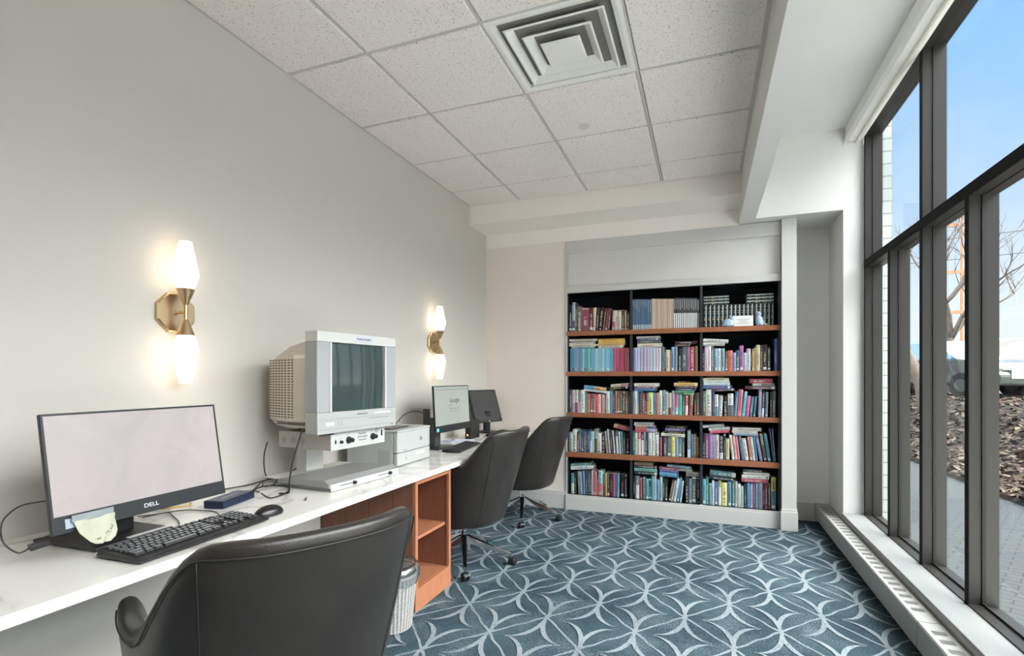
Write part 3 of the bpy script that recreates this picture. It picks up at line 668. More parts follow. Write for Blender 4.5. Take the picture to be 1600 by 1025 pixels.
b13 u 12 -0.885 0.0193 0.174 dcd8c8 - 0.00 0.0 0.000
b13 u 13 -0.865 0.0132 0.168 8a5a48 - 0.00 0.0 0.000
B13 u 14 -0.851 0.0332 0.204 ccd8c8 - 0.00 0.0 0.000 cream book between brown and sky blue ones, third shelf, left bay
B13 u 15 -0.816 0.0263 0.214 28a4d8 - 0.00 0.0 0.000 sky blue book between cream and charcoal ones, third shelf, left bay
B13 u 16 -0.789 0.0210 0.209 2a3a4c - 0.00 0.0 0.000 charcoal book between sky blue and orange ones, third shelf, left bay
b13 u 17 -0.767 0.0170 0.205 d8662a - 0.00 0.0 0.000
B13 u 18 -0.749 0.0229 0.205 6a5c40 - 0.00 0.0 0.000 taupe book between orange and brown ones, third shelf, left bay
B13 u 19 -0.726 0.0228 0.205 5a4c38 - 0.00 0.0 0.000 brown book between two taupe ones, third shelf, left bay
B13 u 20 -0.702 0.0227 0.205 6a5c40 - 0.00 0.0 0.000 taupe book between two brown ones, third shelf, left bay
B13 u 21 -0.679 0.0253 0.206 5a4c38 - 0.00 0.0 0.000 brown book between taupe and dark brown ones, third shelf, left bay
b13 u 22 -0.651 0.0128 0.198 4a2c28 - 0.00 0.0 0.000
b13 s0 0 -1.058 0.2096 0.016 dfe4ea - 0.00 -6.0 1.092
B13 s0 1 -1.060 0.2097 0.036 3f94b8 d0a060 0.45 -6.0 1.109 sky blue and tan book lying topmost of the left pile, third shelf, left bay
B13 s1 0 -0.831 0.1852 0.025 2a2422 - 0.00 5.0 1.120 dark brown book lying lowest of the right pile, third shelf, left bay
B13 s1 1 -0.807 0.1632 0.027 d8ccc0 a88a70 0.55 5.0 1.146 cream and tan book lying topmost of the right pile, third shelf, left bay
B23 u 0 -0.626 0.0207 0.205 8a9898 - 0.00 0.0 0.000 light grey book at the left end beside a white one, third shelf, middle bay
B23 u 1 -0.604 0.0198 0.205 dfe6e6 - 0.00 0.0 0.000 white book between light grey and sky blue ones, third shelf, middle bay
b23 u 2 -0.583 0.0189 0.206 6aa4cc c8a890 0.60 0.0 0.000
B23 u 3 -0.564 0.0267 0.204 1c4458 - 0.00 0.0 0.000 slate book between sky blue and crimson ones, third shelf, middle bay
b23 u 4 -0.536 0.0208 0.189 a83a40 - 0.00 0.0 0.000
b23 u 5 -0.514 0.0155 0.189 3a2c28 - 0.00 0.0 0.000
b23 u 6 -0.498 0.0183 0.198 22404c c87848 0.40 0.0 0.000
B23 u 7 -0.478 0.0384 0.194 dfe08a - 0.00 0.0 0.000 wide pale yellow book between dark green and slate blue ones, third shelf, middle bay
B23 u 8 -0.437 0.0265 0.190 4a84b4 - 0.00 0.0 0.000 slate blue book between pale yellow and salmon ones, third shelf, middle bay
B23 u 9 -0.408 0.0252 0.193 c08068 - 0.00 0.0 0.000 salmon book between slate blue and white ones, third shelf, middle bay
B23 u 10 -0.381 0.0239 0.212 e8e4dc - 0.00 0.0 0.000 white book between salmon and sage ones, third shelf, middle bay
B23 u 11 -0.355 0.0278 0.216 6aa0a4 - 0.00 0.0 0.000 sage book between white and pale pink ones, third shelf, middle bay
B23 u 12 -0.326 0.0198 0.204 d8c4c8 - 0.00 0.0 0.000 pale pink book between sage and cream ones, third shelf, middle bay
B23 u 13 -0.306 0.0276 0.192 d4ccb8 6a2a28 0.66 0.0 0.000 cream over maroon book between pale pink and light grey ones, third shelf, middle bay
B23 u 14 -0.276 0.0255 0.211 a8a4a8 - 0.00 0.0 0.000 light grey book between cream and pink ones, third shelf, middle bay
B23 u 15 -0.248 0.0281 0.190 d84aa8 58c0dc 0.65 0.0 0.000 pink over turquoise book between light grey and mint ones, third shelf, middle bay
B23 u 16 -0.218 0.0272 0.189 3cc8a8 - 0.00 0.0 0.000 mint book between pink and grey ones, third shelf, middle bay
b23 u 17 -0.188 0.0201 0.173 5a6468 - 0.00 0.0 0.000
B23 u 18 -0.167 0.0265 0.171 b02038 e0dcd8 0.50 1.3 0.000 crimson over white book between grey and tan ones, third shelf, middle bay
B23 u 19 -0.132 0.0275 0.178 a89878 b01c30 0.50 2.2 0.000 tan over red book between crimson and black ones, third shelf, middle bay
B23 u 20 -0.092 0.0229 0.194 2c1a24 - 0.00 0.0 0.000 black book between tan and taupe ones, third shelf, middle bay
B23 u 21 -0.068 0.0213 0.198 8c6a4c - 0.00 0.0 0.000 taupe book at the right end beside a black one, third shelf, middle bay
B23 s0 0 -0.597 0.1873 0.024 2c7cc0 - 0.00 0.0 1.112 blue book lying lowest of the left pile, third shelf, middle bay
b23 s0 1 -0.597 0.1953 0.016 8a4a5c - 0.00 0.0 1.136
B23 s0 2 -0.599 0.2154 0.029 dcdcd4 - 0.00 0.0 1.153 white book lying topmost of the left pile, third shelf, middle bay
b23 s1 0 -0.179 0.0865 0.016 58a04c - 0.00 0.0 1.083
b23 s1 1 -0.249 0.1604 0.016 2c9c6c - 0.00 0.0 1.100
B23 s1 2 -0.243 0.1698 0.023 3a3c64 - 0.00 0.0 1.117 navy book lying third from bottom of the right pile, third shelf, middle bay
b23 s1 3 -0.251 0.1852 0.017 2c2a30 - 0.00 0.0 1.141
B23 s1 4 -0.257 0.1968 0.030 d8a828 - 0.00 0.0 1.158 yellow book lying fifth from bottom of the right pile, third shelf, middle bay
b23 s1 5 -0.231 0.1084 0.012 2a2028 - 0.00 0.0 1.189
B33 u 0 -0.029 0.0284 0.211 607070 - 0.00 0.0 0.000 grey book at the left end beside a white one, third shelf, right bay
B33 u 1 0.002 0.0420 0.224 dfe4d8 - 0.00 0.0 0.000 wide white book between grey and navy ones, third shelf, right bay
B33 u 2 0.050 0.0241 0.207 2c3c6c - 0.00 0.0 0.000 navy book between two white ones, third shelf, right bay
B33 u 3 0.076 0.0287 0.182 e4e8e4 5090a8 0.55 0.0 0.000 white over blue-grey book between navy and white ones, third shelf, right bay
B33 u 4 0.107 0.0266 0.176 d4dcdc - 0.00 2.1 0.000 short white book between white and charcoal ones, third shelf, right bay
B33 u 5 0.146 0.0284 0.172 2c2228 - 0.00 0.0 0.000 short charcoal book between two white ones, third shelf, right bay
B33 u 6 0.180 0.0423 0.191 e0e4e4 5c6c68 0.50 0.0 0.000 wide white over grey book between charcoal and blue ones, third shelf, right bay
B33 u 7 0.224 0.0236 0.212 2c68a8 - 0.00 4.2 0.000 leaning blue book between white and rose ones, third shelf, right bay
B33 u 8 0.251 0.0306 0.227 d86470 - 0.00 4.3 0.000 leaning rose book between blue and turquoise ones, third shelf, right bay
B33 u 9 0.285 0.0226 0.211 48c0d4 - 0.00 6.1 0.000 leaning turquoise book between rose and pink ones, third shelf, right bay
B33 u 10 0.313 0.0239 0.175 dc5c9c - 0.00 6.3 0.000 leaning pink book between turquoise and slate blue ones, third shelf, right bay
B33 u 11 0.344 0.0196 0.167 4c7090 - 0.00 5.8 0.000 leaning slate blue book between pink and turquoise ones, third shelf, right bay
b33 u 12 0.374 0.0142 0.171 2c94a0 - 0.00 4.8 0.000
B33 u 13 0.411 0.0204 0.228 b4acc8 - 0.00 1.7 0.000 lavender book between turquoise and charcoal ones, third shelf, right bay
B33 u 14 0.435 0.0193 0.211 3c3c44 e0e8ec 0.65 2.3 0.000 charcoal over white book between lavender and blue-grey ones, third shelf, right bay
B33 u 15 0.463 0.0181 0.209 5c98ac - 0.00 1.6 0.000 blue-grey book between charcoal and black ones, third shelf, right bay
B33 u 16 0.499 0.0168 0.209 1c1418 - 0.00 0.0 0.000 black book between blue-grey and taupe ones, third shelf, right bay
B33 u 17 0.518 0.0234 0.218 6c665c - 0.00 0.0 0.000 taupe book at the right end beside a black one, third shelf, right bay
B33 s0 0 0.054 0.1800 0.022 4c3c44 - 0.00 3.0 1.113 charcoal book lying lowest of the left pile, third shelf, right bay
B33 s0 1 -0.023 0.2275 0.032 1c5ca0 - 0.00 0.0 1.135 blue book lying second from bottom of the left pile, third shelf, right bay
B33 s0 2 -0.013 0.2075 0.017 e0e8e8 - 0.00 0.0 1.168 white book lying third from bottom of the left pile, third shelf, right bay
B33 s0 3 -0.015 0.2076 0.017 d8e4ec - 0.00 0.0 1.186 white book lying fourth from bottom of the left pile, third shelf, right bay
B33 s0 4 -0.019 0.2057 0.025 dcdcbc - 0.00 0.0 1.204 cream book lying fifth from bottom of the left pile, third shelf, right bay
b33 s0 5 0.011 0.1359 0.011 5c5c28 - 0.00 0.0 1.229
B33 s1 0 0.315 0.2265 0.029 50142c - 0.00 0.0 1.133 maroon book lying lowest of the right pile, third shelf, right bay
b33 s1 1 0.370 0.1636 0.020 b8c8c8 7c6c58 0.40 0.0 1.163
B33 s1 2 0.348 0.1716 0.038 9c1438 - 0.00 0.0 1.184 crimson book lying topmost of the right pile, third shelf, right bay
B14 u 0 -1.221 0.0318 0.179 c8d4d0 - 0.00 0.0 0.000 first from left of the white books, fourth shelf, left bay
B14 u 1 -1.186 0.0379 0.207 dfe6dc - 0.00 0.0 0.000 second from left of the white books, fourth shelf, left bay
b14 u 2 -1.145 0.0243 0.173 8a4a38 - 0.00 0.0 0.000
b14 u 3 -1.119 0.0196 0.199 1f6a90 - 0.00 0.0 0.000
b14 u 4 -1.097 0.0221 0.196 4a4f60 - 0.00 0.0 0.000
b14 u 5 -1.074 0.0228 0.188 6a6880 - 0.00 0.0 0.000
b14 u 6 -1.049 0.0186 0.197 5a3858 - 0.00 0.0 0.000
b14 u 7 -1.029 0.0165 0.206 1d5f8e - 0.00 0.0 0.000
b14 u 8 -1.010 0.0218 0.193 52b6c4 c8d8e0 0.45 0.0 0.000
b14 u 9 -0.987 0.0197 0.194 d8e4e4 - 0.00 0.0 0.000
B14 u 10 -0.966 0.0302 0.215 a8b4b0 6a4a28 0.40 0.0 0.000 light grey over brown book between two white ones, fourth shelf, left bay
B14 u 11 -0.933 0.0373 0.182 e4e8e4 - 0.00 0.0 0.000 fourth from left of the white books, fourth shelf, left bay
B14 u 12 -0.894 0.0303 0.179 3c2a30 - 0.00 0.0 0.000 dark brown book between two white ones, fourth shelf, left bay
b14 u 13 -0.851 0.0149 0.199 d8d4cc c88a60 0.40 -5.2 0.000
b14 u 14 -0.829 0.0160 0.218 b0c0c8 - 0.00 -5.1 0.000
b14 u 15 -0.805 0.0152 0.209 5a5560 - 0.00 -4.9 0.000
b14 u 16 -0.783 0.0140 0.208 d8d4cc - 0.00 -4.6 0.000
B14 u 17 -0.762 0.0247 0.212 2c4c50 c8d4e0 0.25 -3.4 0.000 slate over white book between two white ones, fourth shelf, left bay
b14 u 18 -0.733 0.0147 0.201 d4dcdc - 0.00 -3.2 0.000
b14 u 19 -0.712 0.0139 0.202 6ab0b8 - 0.00 -2.5 0.000
b14 u 20 -0.695 0.0182 0.195 3a2c28 - 0.00 -1.2 0.000
B14 u 21 -0.671 0.0254 0.188 1a1a24 - 0.00 0.0 0.000 black book at the right end beside a dark brown one, fourth shelf, left bay
B14 s0 0 -0.789 0.1457 0.034 d0a060 a81e58 0.25 -13.0 0.751 tan and rose book lying tilted on top of the upright books, fourth shelf, left bay
b24 u 0 -0.626 0.0166 0.213 3a7a7c - 0.00 0.0 0.000
B24 u 1 -0.608 0.0249 0.214 b8dcdc - 0.00 0.0 0.000 pale turquoise book between teal and red ones, fourth shelf, middle bay
B24 u 2 -0.578 0.0321 0.205 c83040 dcccb0 0.30 0.0 0.000 red over cream book between pale turquoise and black ones, fourth shelf, middle bay
B24 u 3 -0.544 0.0222 0.206 1c1c24 e0e4e0 0.35 0.0 0.000 black over white book between red and pale blue ones, fourth shelf, middle bay
b24 u 4 -0.521 0.0180 0.206 90c4dc - 0.00 0.0 0.000
b24 u 5 -0.500 0.0143 0.205 4a3c50 - 0.00 0.0 0.000
B24 u 6 -0.477 0.0317 0.202 d8dcdc - 0.00 0.0 0.000 first from left of the white books, fourth shelf, middle bay
B24 u 7 -0.445 0.0242 0.203 d8e0dc - 0.00 0.0 0.000 second from left of the white books, fourth shelf, middle bay
B24 u 8 -0.418 0.0314 0.204 dde6dc - 0.00 0.0 0.000 third from left of the white books, fourth shelf, middle bay
b24 u 9 -0.380 0.0220 0.168 a8386c - 0.00 0.0 0.000
B24 u 10 -0.346 0.0278 0.166 5a6468 - 0.00 0.0 0.000 short grey book between rose and blue-grey ones, fourth shelf, middle bay
B24 u 11 -0.313 0.0316 0.167 7c8490 - 0.00 0.0 0.000 short blue-grey book between grey and yellow ones, fourth shelf, middle bay
B24 u 12 -0.279 0.0307 0.173 ecd820 - 0.00 0.0 0.000 short yellow book between blue-grey and sky blue ones, fourth shelf, middle bay
B24 u 13 -0.246 0.0255 0.172 5cb4dc - 0.00 0.0 0.000 short sky blue book between yellow and blue-grey ones, fourth shelf, middle bay
B24 u 14 -0.219 0.0265 0.167 6c7c8c - 0.00 0.0 0.000 short blue-grey book between sky blue and slate ones, fourth shelf, middle bay
b24 u 15 -0.191 0.0214 0.164 3c5c5c - 0.00 0.0 0.000
B24 u 16 -0.147 0.0278 0.235 70859c c8dcf0 0.70 0.0 0.000 tall blue-grey over pale blue book between slate and slate blue ones, fourth shelf, middle bay
B24 u 17 -0.118 0.0207 0.201 2a80b0 - 0.00 0.0 0.000 slate blue book between blue-grey and tan ones, fourth shelf, middle bay
B24 u 18 -0.096 0.0222 0.202 98704c - 0.00 0.0 0.000 tan book between slate blue and mustard ones, fourth shelf, middle bay
B24 u 19 -0.071 0.0210 0.181 94741c - 0.00 0.0 0.000 mustard book at the right end beside a tan one, fourth shelf, middle bay
B24 s0 0 -0.590 0.1877 0.029 d83050 a8c8e0 0.55 0.0 0.745 red and pale blue book lying lowest of the left pile, fourth shelf, middle bay
B24 s0 1 -0.592 0.1757 0.025 d08a70 3c74b4 0.60 0.0 0.775 salmon and blue book lying second from bottom of the left pile, fourth shelf, middle bay
B24 s0 2 -0.601 0.1698 0.031 d0d4d0 - 0.00 0.0 0.800 white book lying topmost of the left pile, fourth shelf, middle bay
B24 s1 0 -0.366 0.1988 0.028 dcdcc8 - 0.00 -2.0 0.711 cream book lying lowest of the right pile, fourth shelf, middle bay
b24 s1 1 -0.339 0.1651 0.022 24222c - 0.00 0.0 0.740
B24 s1 2 -0.333 0.1707 0.024 6a5c9c - 0.00 0.0 0.763 violet book lying third from bottom of the right pile, fourth shelf, middle bay
B24 s1 3 -0.323 0.1763 0.021 2a2028 - 0.00 0.0 0.787 black book lying topmost of the right pile, fourth shelf, middle bay
B34 u 0 -0.023 0.0216 0.211 1c242c - 0.00 0.0 0.000 charcoal book at the left end beside a plum one, fourth shelf, right bay
B34 u 1 0.001 0.0263 0.212 9c4484 - 0.00 0.0 0.000 plum book between charcoal and orchid ones, fourth shelf, right bay
B34 u 2 0.030 0.0262 0.213 b474b4 - 0.00 0.0 0.000 orchid book between plum and lavender ones, fourth shelf, right bay
B34 u 3 0.057 0.0221 0.206 94a4c8 - 0.00 0.0 0.000 lavender book between orchid and pale pink ones, fourth shelf, right bay
B34 u 4 0.080 0.0304 0.207 d8c0c4 - 0.00 0.0 0.000 pale pink book between lavender and charcoal ones, fourth shelf, right bay
B34 u 5 0.113 0.0310 0.199 24343c c8d4d4 0.72 0.0 0.000 wide charcoal over white book between pale pink and charcoal ones, fourth shelf, right bay
b34 u 6 0.148 0.0151 0.218 2c3438 - 0.00 0.0 0.000
B34 u 7 0.164 0.0276 0.176 d4d094 - 0.00 0.0 0.000 short pale yellow book between charcoal and white ones, fourth shelf, right bay
B34 u 8 0.213 0.0193 0.209 dce0dc - 0.00 -6.5 0.000 leaning white book between pale yellow and beige ones, fourth shelf, right bay
B34 u 9 0.235 0.0192 0.203 e8a890 - 0.00 -5.8 0.000 leaning beige book between white and pink ones, fourth shelf, right bay
B34 u 10 0.257 0.0181 0.200 e46c98 - 0.00 -6.1 0.000 leaning pink book between beige and blue-grey ones, fourth shelf, right bay
B34 u 11 0.288 0.0216 0.202 5c88a0 - 0.00 -8.0 0.000 leaning blue-grey book between pink and white ones, fourth shelf, right bay
B34 u 12 0.313 0.0287 0.184 e0e4d8 - 0.00 -7.7 0.000 leaning white book between blue-grey and salmon ones, fourth shelf, right bay
B34 u 13 0.351 0.0199 0.200 d88078 - 0.00 -6.9 0.000 leaning salmon book between two white ones, fourth shelf, right bay
B34 u 14 0.374 0.0188 0.200 e4e4e4 - 0.00 -6.6 0.000 leaning white book between salmon and sky blue ones, fourth shelf, right bay
b34 u 15 0.396 0.0142 0.203 2c8cb8 - 0.00 -6.5 0.000
B34 u 16 0.427 0.0204 0.204 94a4cc - 0.00 -9.9 0.000 leaning lavender book between sky blue and beige ones, fourth shelf, right bay
B34 u 17 0.458 0.0196 0.228 b0a494 4a443c 0.40 -9.0 0.000 leaning beige over brown book between lavender and turquoise ones, fourth shelf, right bay
B34 u 18 0.486 0.0223 0.231 1c9cb0 - 0.00 -8.2 0.000 leaning turquoise book between beige and grey ones, fourth shelf, right bay
b34 u 19 0.521 0.0090 0.271 6c6460 - 0.00 -5.5 0.000
B34 u 20 0.532 0.0121 0.271 2c60b0 - 0.00 -4.0 0.000 thin blue book at the right end beside a grey one, fourth shelf, right bay
b34 s0 0 0.038 0.1555 0.022 d83c64 - 0.00 5.0 0.756
B34 s0 1 0.028 0.1707 0.022 d4e0dc - 0.00 6.0 0.778 white book lying second from bottom of the left pile, fourth shelf, right bay
B34 s0 2 -0.027 0.1691 0.023 d0dcd8 - 0.00 6.0 0.801 white book lying topmost of the left pile, fourth shelf, right bay
B34 s1 0 0.223 0.1891 0.020 a0b4cc - 0.00 0.0 0.746 pale blue book lying lowest of the right pile, fourth shelf, right bay
B34 s1 1 0.211 0.1970 0.018 d0ccb4 - 0.00 0.0 0.766 cream book lying second from bottom of the right pile, fourth shelf, right bay
B34 s1 2 0.215 0.2216 0.026 dcd4cc - 0.00 0.0 0.785 white book lying topmost of the right pile, fourth shelf, right bay
B15 u 0 -1.185 0.0307 0.185 3fa9a8 d4dcd4 0.50 0.0 0.000 turquoise over white book at the left end beside a black one, bottom shelf, left bay
b15 u 1 -1.152 0.0189 0.185 18202a - 0.00 0.0 0.000
B15 u 2 -1.113 0.0398 0.210 9aa8a8 - 0.00 -3.2 0.000 wide light grey book between black and sky blue ones, bottom shelf, left bay
B15 u 3 -1.069 0.0206 0.217 5a8fc8 - 0.00 -2.4 0.000 sky blue book between light grey and slate blue ones, bottom shelf, left bay
b15 u 4 -1.042 0.0156 0.214 3a5a7a - 0.00 -0.9 0.000
b15 u 5 -1.023 0.0172 0.215 4a5c50 - 0.00 0.0 0.000
b15 u 6 -1.005 0.0154 0.212 50486c - 0.00 0.0 0.000
b15 u 7 -0.989 0.0158 0.224 e0e0e0 - 0.00 0.0 0.000
b15 u 8 -0.972 0.0188 0.219 c8242c - 0.00 0.0 0.000
b15 u 9 -0.953 0.0131 0.215 c890b0 - 0.00 0.0 0.000
b15 u 10 -0.939 0.0144 0.182 8a1c44 - 0.00 0.0 0.000
B15 u 11 -0.923 0.0356 0.227 a8dce0 d84a34 0.50 0.0 0.000 wide pale turquoise over coral book between burgundy and slate blue ones, bottom shelf, left bay
B15 u 12 -0.885 0.0216 0.203 7890b4 705868 0.55 0.0 0.000 slate blue over grey book between pale turquoise and yellow ones, bottom shelf, left bay
b15 u 13 -0.861 0.0142 0.208 d8b030 - 0.00 0.0 0.000
B15 u 14 -0.846 0.0249 0.205 2a2420 a02020 0.75 0.0 0.000 dark brown over red book between yellow and charcoal ones, bottom shelf, left bay
B15 u 15 -0.818 0.0214 0.209 2a3438 - 0.00 0.0 0.000 charcoal book between dark brown and magenta ones, bottom shelf, left bay
B15 u 16 -0.795 0.0277 0.211 a83a88 - 0.00 0.0 0.000 magenta book between charcoal and sky blue ones, bottom shelf, left bay
B15 u 17 -0.763 0.0297 0.213 4a9abc - 0.00 0.0 0.000 sky blue book between magenta and dark brown ones, bottom shelf, left bay
B15 u 18 -0.722 0.0320 0.210 2c2422 - 0.00 0.0 0.000 wide dark brown book between sky blue and charcoal ones, bottom shelf, left bay
B15 u 19 -0.685 0.0210 0.212 38343c - 0.00 0.0 0.000 charcoal book at the right end beside a dark brown one, bottom shelf, left bay
B15 s0 0 -1.186 0.2116 0.034 dce4e0 - 0.00 6.0 0.367 white book lying lowest of the one flat pile, bottom shelf, left bay
b15 s0 1 -1.185 0.1865 0.021 7fb8b4 - 0.00 7.0 0.401
b25 u 0 -0.607 0.0160 0.206 1c2830 - 0.00 0.0 0.000
B25 u 1 -0.589 0.0337 0.205 6a7078 d0d4dc 0.40 0.0 0.000 wide grey over white book between charcoal and crimson ones, bottom shelf, middle bay
B25 u 2 -0.553 0.0233 0.191 c84058 - 0.00 0.0 0.000 crimson book between grey and teal ones, bottom shelf, middle bay
B25 u 3 -0.525 0.0232 0.198 2a6a70 - 0.00 0.0 0.000 teal book between crimson and mint ones, bottom shelf, middle bay
B25 u 4 -0.500 0.0254 0.185 62bcb0 - 0.00 0.0 0.000 mint book between teal and navy ones, bottom shelf, middle bay
B25 u 5 -0.473 0.0216 0.187 1c4468 - 0.00 0.0 0.000 navy book between mint and turquoise ones, bottom shelf, middle bay
B25 u 6 -0.449 0.0252 0.215 44b4cc - 0.00 0.0 0.000 turquoise book between navy and pale pink ones, bottom shelf, middle bay
b25 u 7 -0.423 0.0146 0.219 e0ccc8 - 0.00 0.0 0.000
B25 u 8 -0.406 0.0264 0.182 5aa8d8 - 0.00 0.0 0.000 sky blue book between pale pink and pale blue ones, bottom shelf, middle bay
B25 u 9 -0.378 0.0227 0.212 a8ccd8 - 0.00 0.0 0.000 pale blue book between sky blue and charcoal ones, bottom shelf, middle bay
B25 u 10 -0.354 0.0212 0.195 2c3034 - 0.00 0.0 0.000 charcoal book between pale blue and dark brown ones, bottom shelf, middle bay
b25 u 11 -0.332 0.0198 0.187 3a3c30 - 0.00 0.0 0.000
B25 u 12 -0.305 0.0196 0.187 5c5a50 - 0.00 9.6 0.000 leaning grey book between dark brown and white ones, bottom shelf, middle bay
b25 u 13 -0.283 0.0121 0.189 dcd4cc - 0.00 9.8 0.000
B25 u 14 -0.264 0.0207 0.207 d8e4e4 - 0.00 9.3 0.000 second from left of the white books, bottom shelf, middle bay
B25 u 15 -0.237 0.0186 0.210 48a8d8 - 0.00 7.9 0.000 leaning sky blue book between white and pale blue ones, bottom shelf, middle bay
b25 u 16 -0.211 0.0152 0.188 bcdcec - 0.00 6.5 0.000
B25 u 17 -0.164 0.0293 0.227 3a3a34 - 0.00 0.0 0.000 charcoal book between pale blue and lavender ones, bottom shelf, middle bay
B25 u 18 -0.132 0.0205 0.211 8c9cc0 - 0.00 0.0 0.000 lavender book between charcoal and grey ones, bottom shelf, middle bay
B25 u 19 -0.109 0.0360 0.231 5c6c68 - 0.00 0.0 0.000 wide grey book between lavender and black ones, bottom shelf, middle bay
B25 u 20 -0.069 0.0250 0.229 241c24 - 0.00 0.0 0.000 black book at the right end beside a grey one, bottom shelf, middle bay
B25 s0 0 -0.600 0.2058 0.030 24343c - 0.00 0.0 0.362 charcoal book lying lowest of the left pile, bottom shelf, middle bay
B25 s0 1 -0.600 0.1990 0.027 70c0b0 - 0.00 0.0 0.392 mint book lying second from bottom of the left pile, bottom shelf, middle bay
B25 s0 2 -0.600 0.1967 0.027 3a4448 - 0.00 0.0 0.420 slate book lying third from bottom of the left pile, bottom shelf, middle bay
b25 s0 3 -0.602 0.1670 0.016 b0806c - 0.00 0.0 0.447
b25 s0 4 -0.600 0.1647 0.012 7c7c28 - 0.00 0.0 0.464
B25 s1 0 -0.381 0.1592 0.032 38a8d0 - 0.00 -4.0 0.355 sky blue book lying lowest of the right pile, bottom shelf, middle bay
B25 s1 1 -0.380 0.1583 0.025 5870b0 - 0.00 -4.0 0.388 blue book lying second from bottom of the right pile, bottom shelf, middle bay
B25 s1 2 -0.383 0.1593 0.024 a03868 - 0.00 -4.0 0.413 burgundy book lying third from bottom of the right pile, bottom shelf, middle bay
B25 s1 3 -0.317 0.2036 0.021 a0c4d4 - 0.00 -3.0 0.437 pale blue book lying topmost of the right pile, bottom shelf, middle bay
B25 s2 0 -0.157 0.1121 0.039 8c8880 - 0.00 0.0 0.374 taupe book lying lowest of the right pile, bottom shelf, middle bay
b25 s2 1 -0.217 0.1119 0.018 a8a8a0 - 0.00 0.0 0.414
B35 u 0 -0.025 0.0252 0.216 50c0cc - 0.00 0.0 0.000 turquoise book at the left end beside a teal one, bottom shelf, right bay
B35 u 1 0.004 0.0215 0.235 4c8c90 - 0.00 0.0 0.000 tall teal book between turquoise and mint ones, bottom shelf, right bay
B35 u 2 0.030 0.0222 0.185 1ca080 7c9c9c 0.50 0.0 0.000 mint over sage book between teal and white ones, bottom shelf, right bay
B35 u 3 0.054 0.0189 0.208 d4e0f0 - 0.00 0.0 0.000 white book between mint and blue ones, bottom shelf, right bay
B35 u 4 0.076 0.0240 0.201 3068b8 - 0.00 0.0 0.000 blue book between white and lime ones, bottom shelf, right bay
B35 u 5 0.103 0.0255 0.212 a8c060 e0e0d8 0.28 0.0 0.000 lime over white book between blue and pale yellow ones, bottom shelf, right bay
B35 u 6 0.131 0.0444 0.197 e8e08c - 0.00 0.0 0.000 wide pale yellow book between lime and sky blue ones, bottom shelf, right bay
B35 u 7 0.180 0.0268 0.207 4c9cc0 - 0.00 0.0 0.000 sky blue book between pale yellow and teal ones, bottom shelf, right bay
B35 u 8 0.211 0.0235 0.222 4c7c70 - 0.00 0.0 0.000 teal book between sky blue and light grey ones, bottom shelf, right bay
B35 u 9 0.236 0.0176 0.213 b8c8c0 - 0.00 0.0 0.000 light grey book between teal and white ones, bottom shelf, right bay
B35 u 10 0.256 0.0222 0.193 e4e8e4 - 0.00 0.0 0.000 white book between light grey and pale turquoise ones, bottom shelf, right bay
B35 u 11 0.280 0.0240 0.178 b8dcdc - 0.00 0.0 0.000 short pale turquoise book between white and charcoal ones, bottom shelf, right bay
B35 u 12 0.306 0.0181 0.196 283444 - 0.00 0.0 0.000 charcoal book between pale turquoise and sky blue ones, bottom shelf, right bay
B35 u 13 0.329 0.0211 0.205 4498cc - 0.00 0.0 0.000 sky blue book between charcoal and lavender ones, bottom shelf, right bay
B35 u 14 0.354 0.0172 0.204 b8b4e0 - 0.00 0.0 0.000 lavender book between sky blue and plum ones, bottom shelf, right bay
B35 u 15 0.374 0.0172 0.208 845088 - 0.00 0.0 0.000 plum book between lavender and turquoise ones, bottom shelf, right bay
B35 u 16 0.393 0.0171 0.209 70b0b8 - 0.00 0.0 0.000 turquoise book between plum and mauve ones, bottom shelf, right bay
B35 u 17 0.414 0.0322 0.213 9088b0 - 0.00 0.0 0.000 mauve book between turquoise and charcoal ones, bottom shelf, right bay
b35 u 18 0.448 0.0132 0.207 242428 - 0.00 0.0 0.000
B35 u 19 0.463 0.0207 0.208 7c1c30 - 0.00 0.0 0.000 maroon book between charcoal and brown ones, bottom shelf, right bay
B35 u 20 0.487 0.0169 0.214 5c4038 - 0.00 0.0 0.000 brown book between maroon and yellow ones, bottom shelf, right bay
B35 u 21 0.510 0.0335 0.268 d8d030 1880b8 0.42 0.0 0.000 tall yellow and blue book titled GIANT at the right end, bottom shelf, right bay
B35 s0 0 0.030 0.1852 0.029 28303c - 0.00 -3.0 0.355 charcoal book lying lowest of the left pile, bottom shelf, right bay
B35 s0 1 0.034 0.2008 0.046 4c8084 - 0.00 -4.0 0.385 teal book lying topmost of the left pile, bottom shelf, right bay
B35 s1 0 0.285 0.2003 0.032 b82c54 - 0.00 0.0 0.356 crimson book lying lowest of the right pile, bottom shelf, right bay
B35 s1 1 0.287 0.2040 0.027 dce4e0 - 0.00 0.0 0.389 white book lying second from bottom of the right pile, bottom shelf, right bay
B35 s1 2 0.299 0.1999 0.023 d0d4cc - 0.00 0.0 0.417 white book lying third from bottom of the right pile, bottom shelf, right bay
B35 s1 3 0.299 0.1397 0.024 4c5c58 - 0.00 0.0 0.440 slate book lying topmost of the right pile, bottom shelf, right bay'''
ROWN = {'1': 'top', '2': 'second', '3': 'third', '4': 'fourth', '5': 'bottom'}; BAYN = {'1': 'left', '2': 'middle', '3': 'right'}
rest = MB()
brest = random.Random(9)
prev_key = None; prev_end = 0
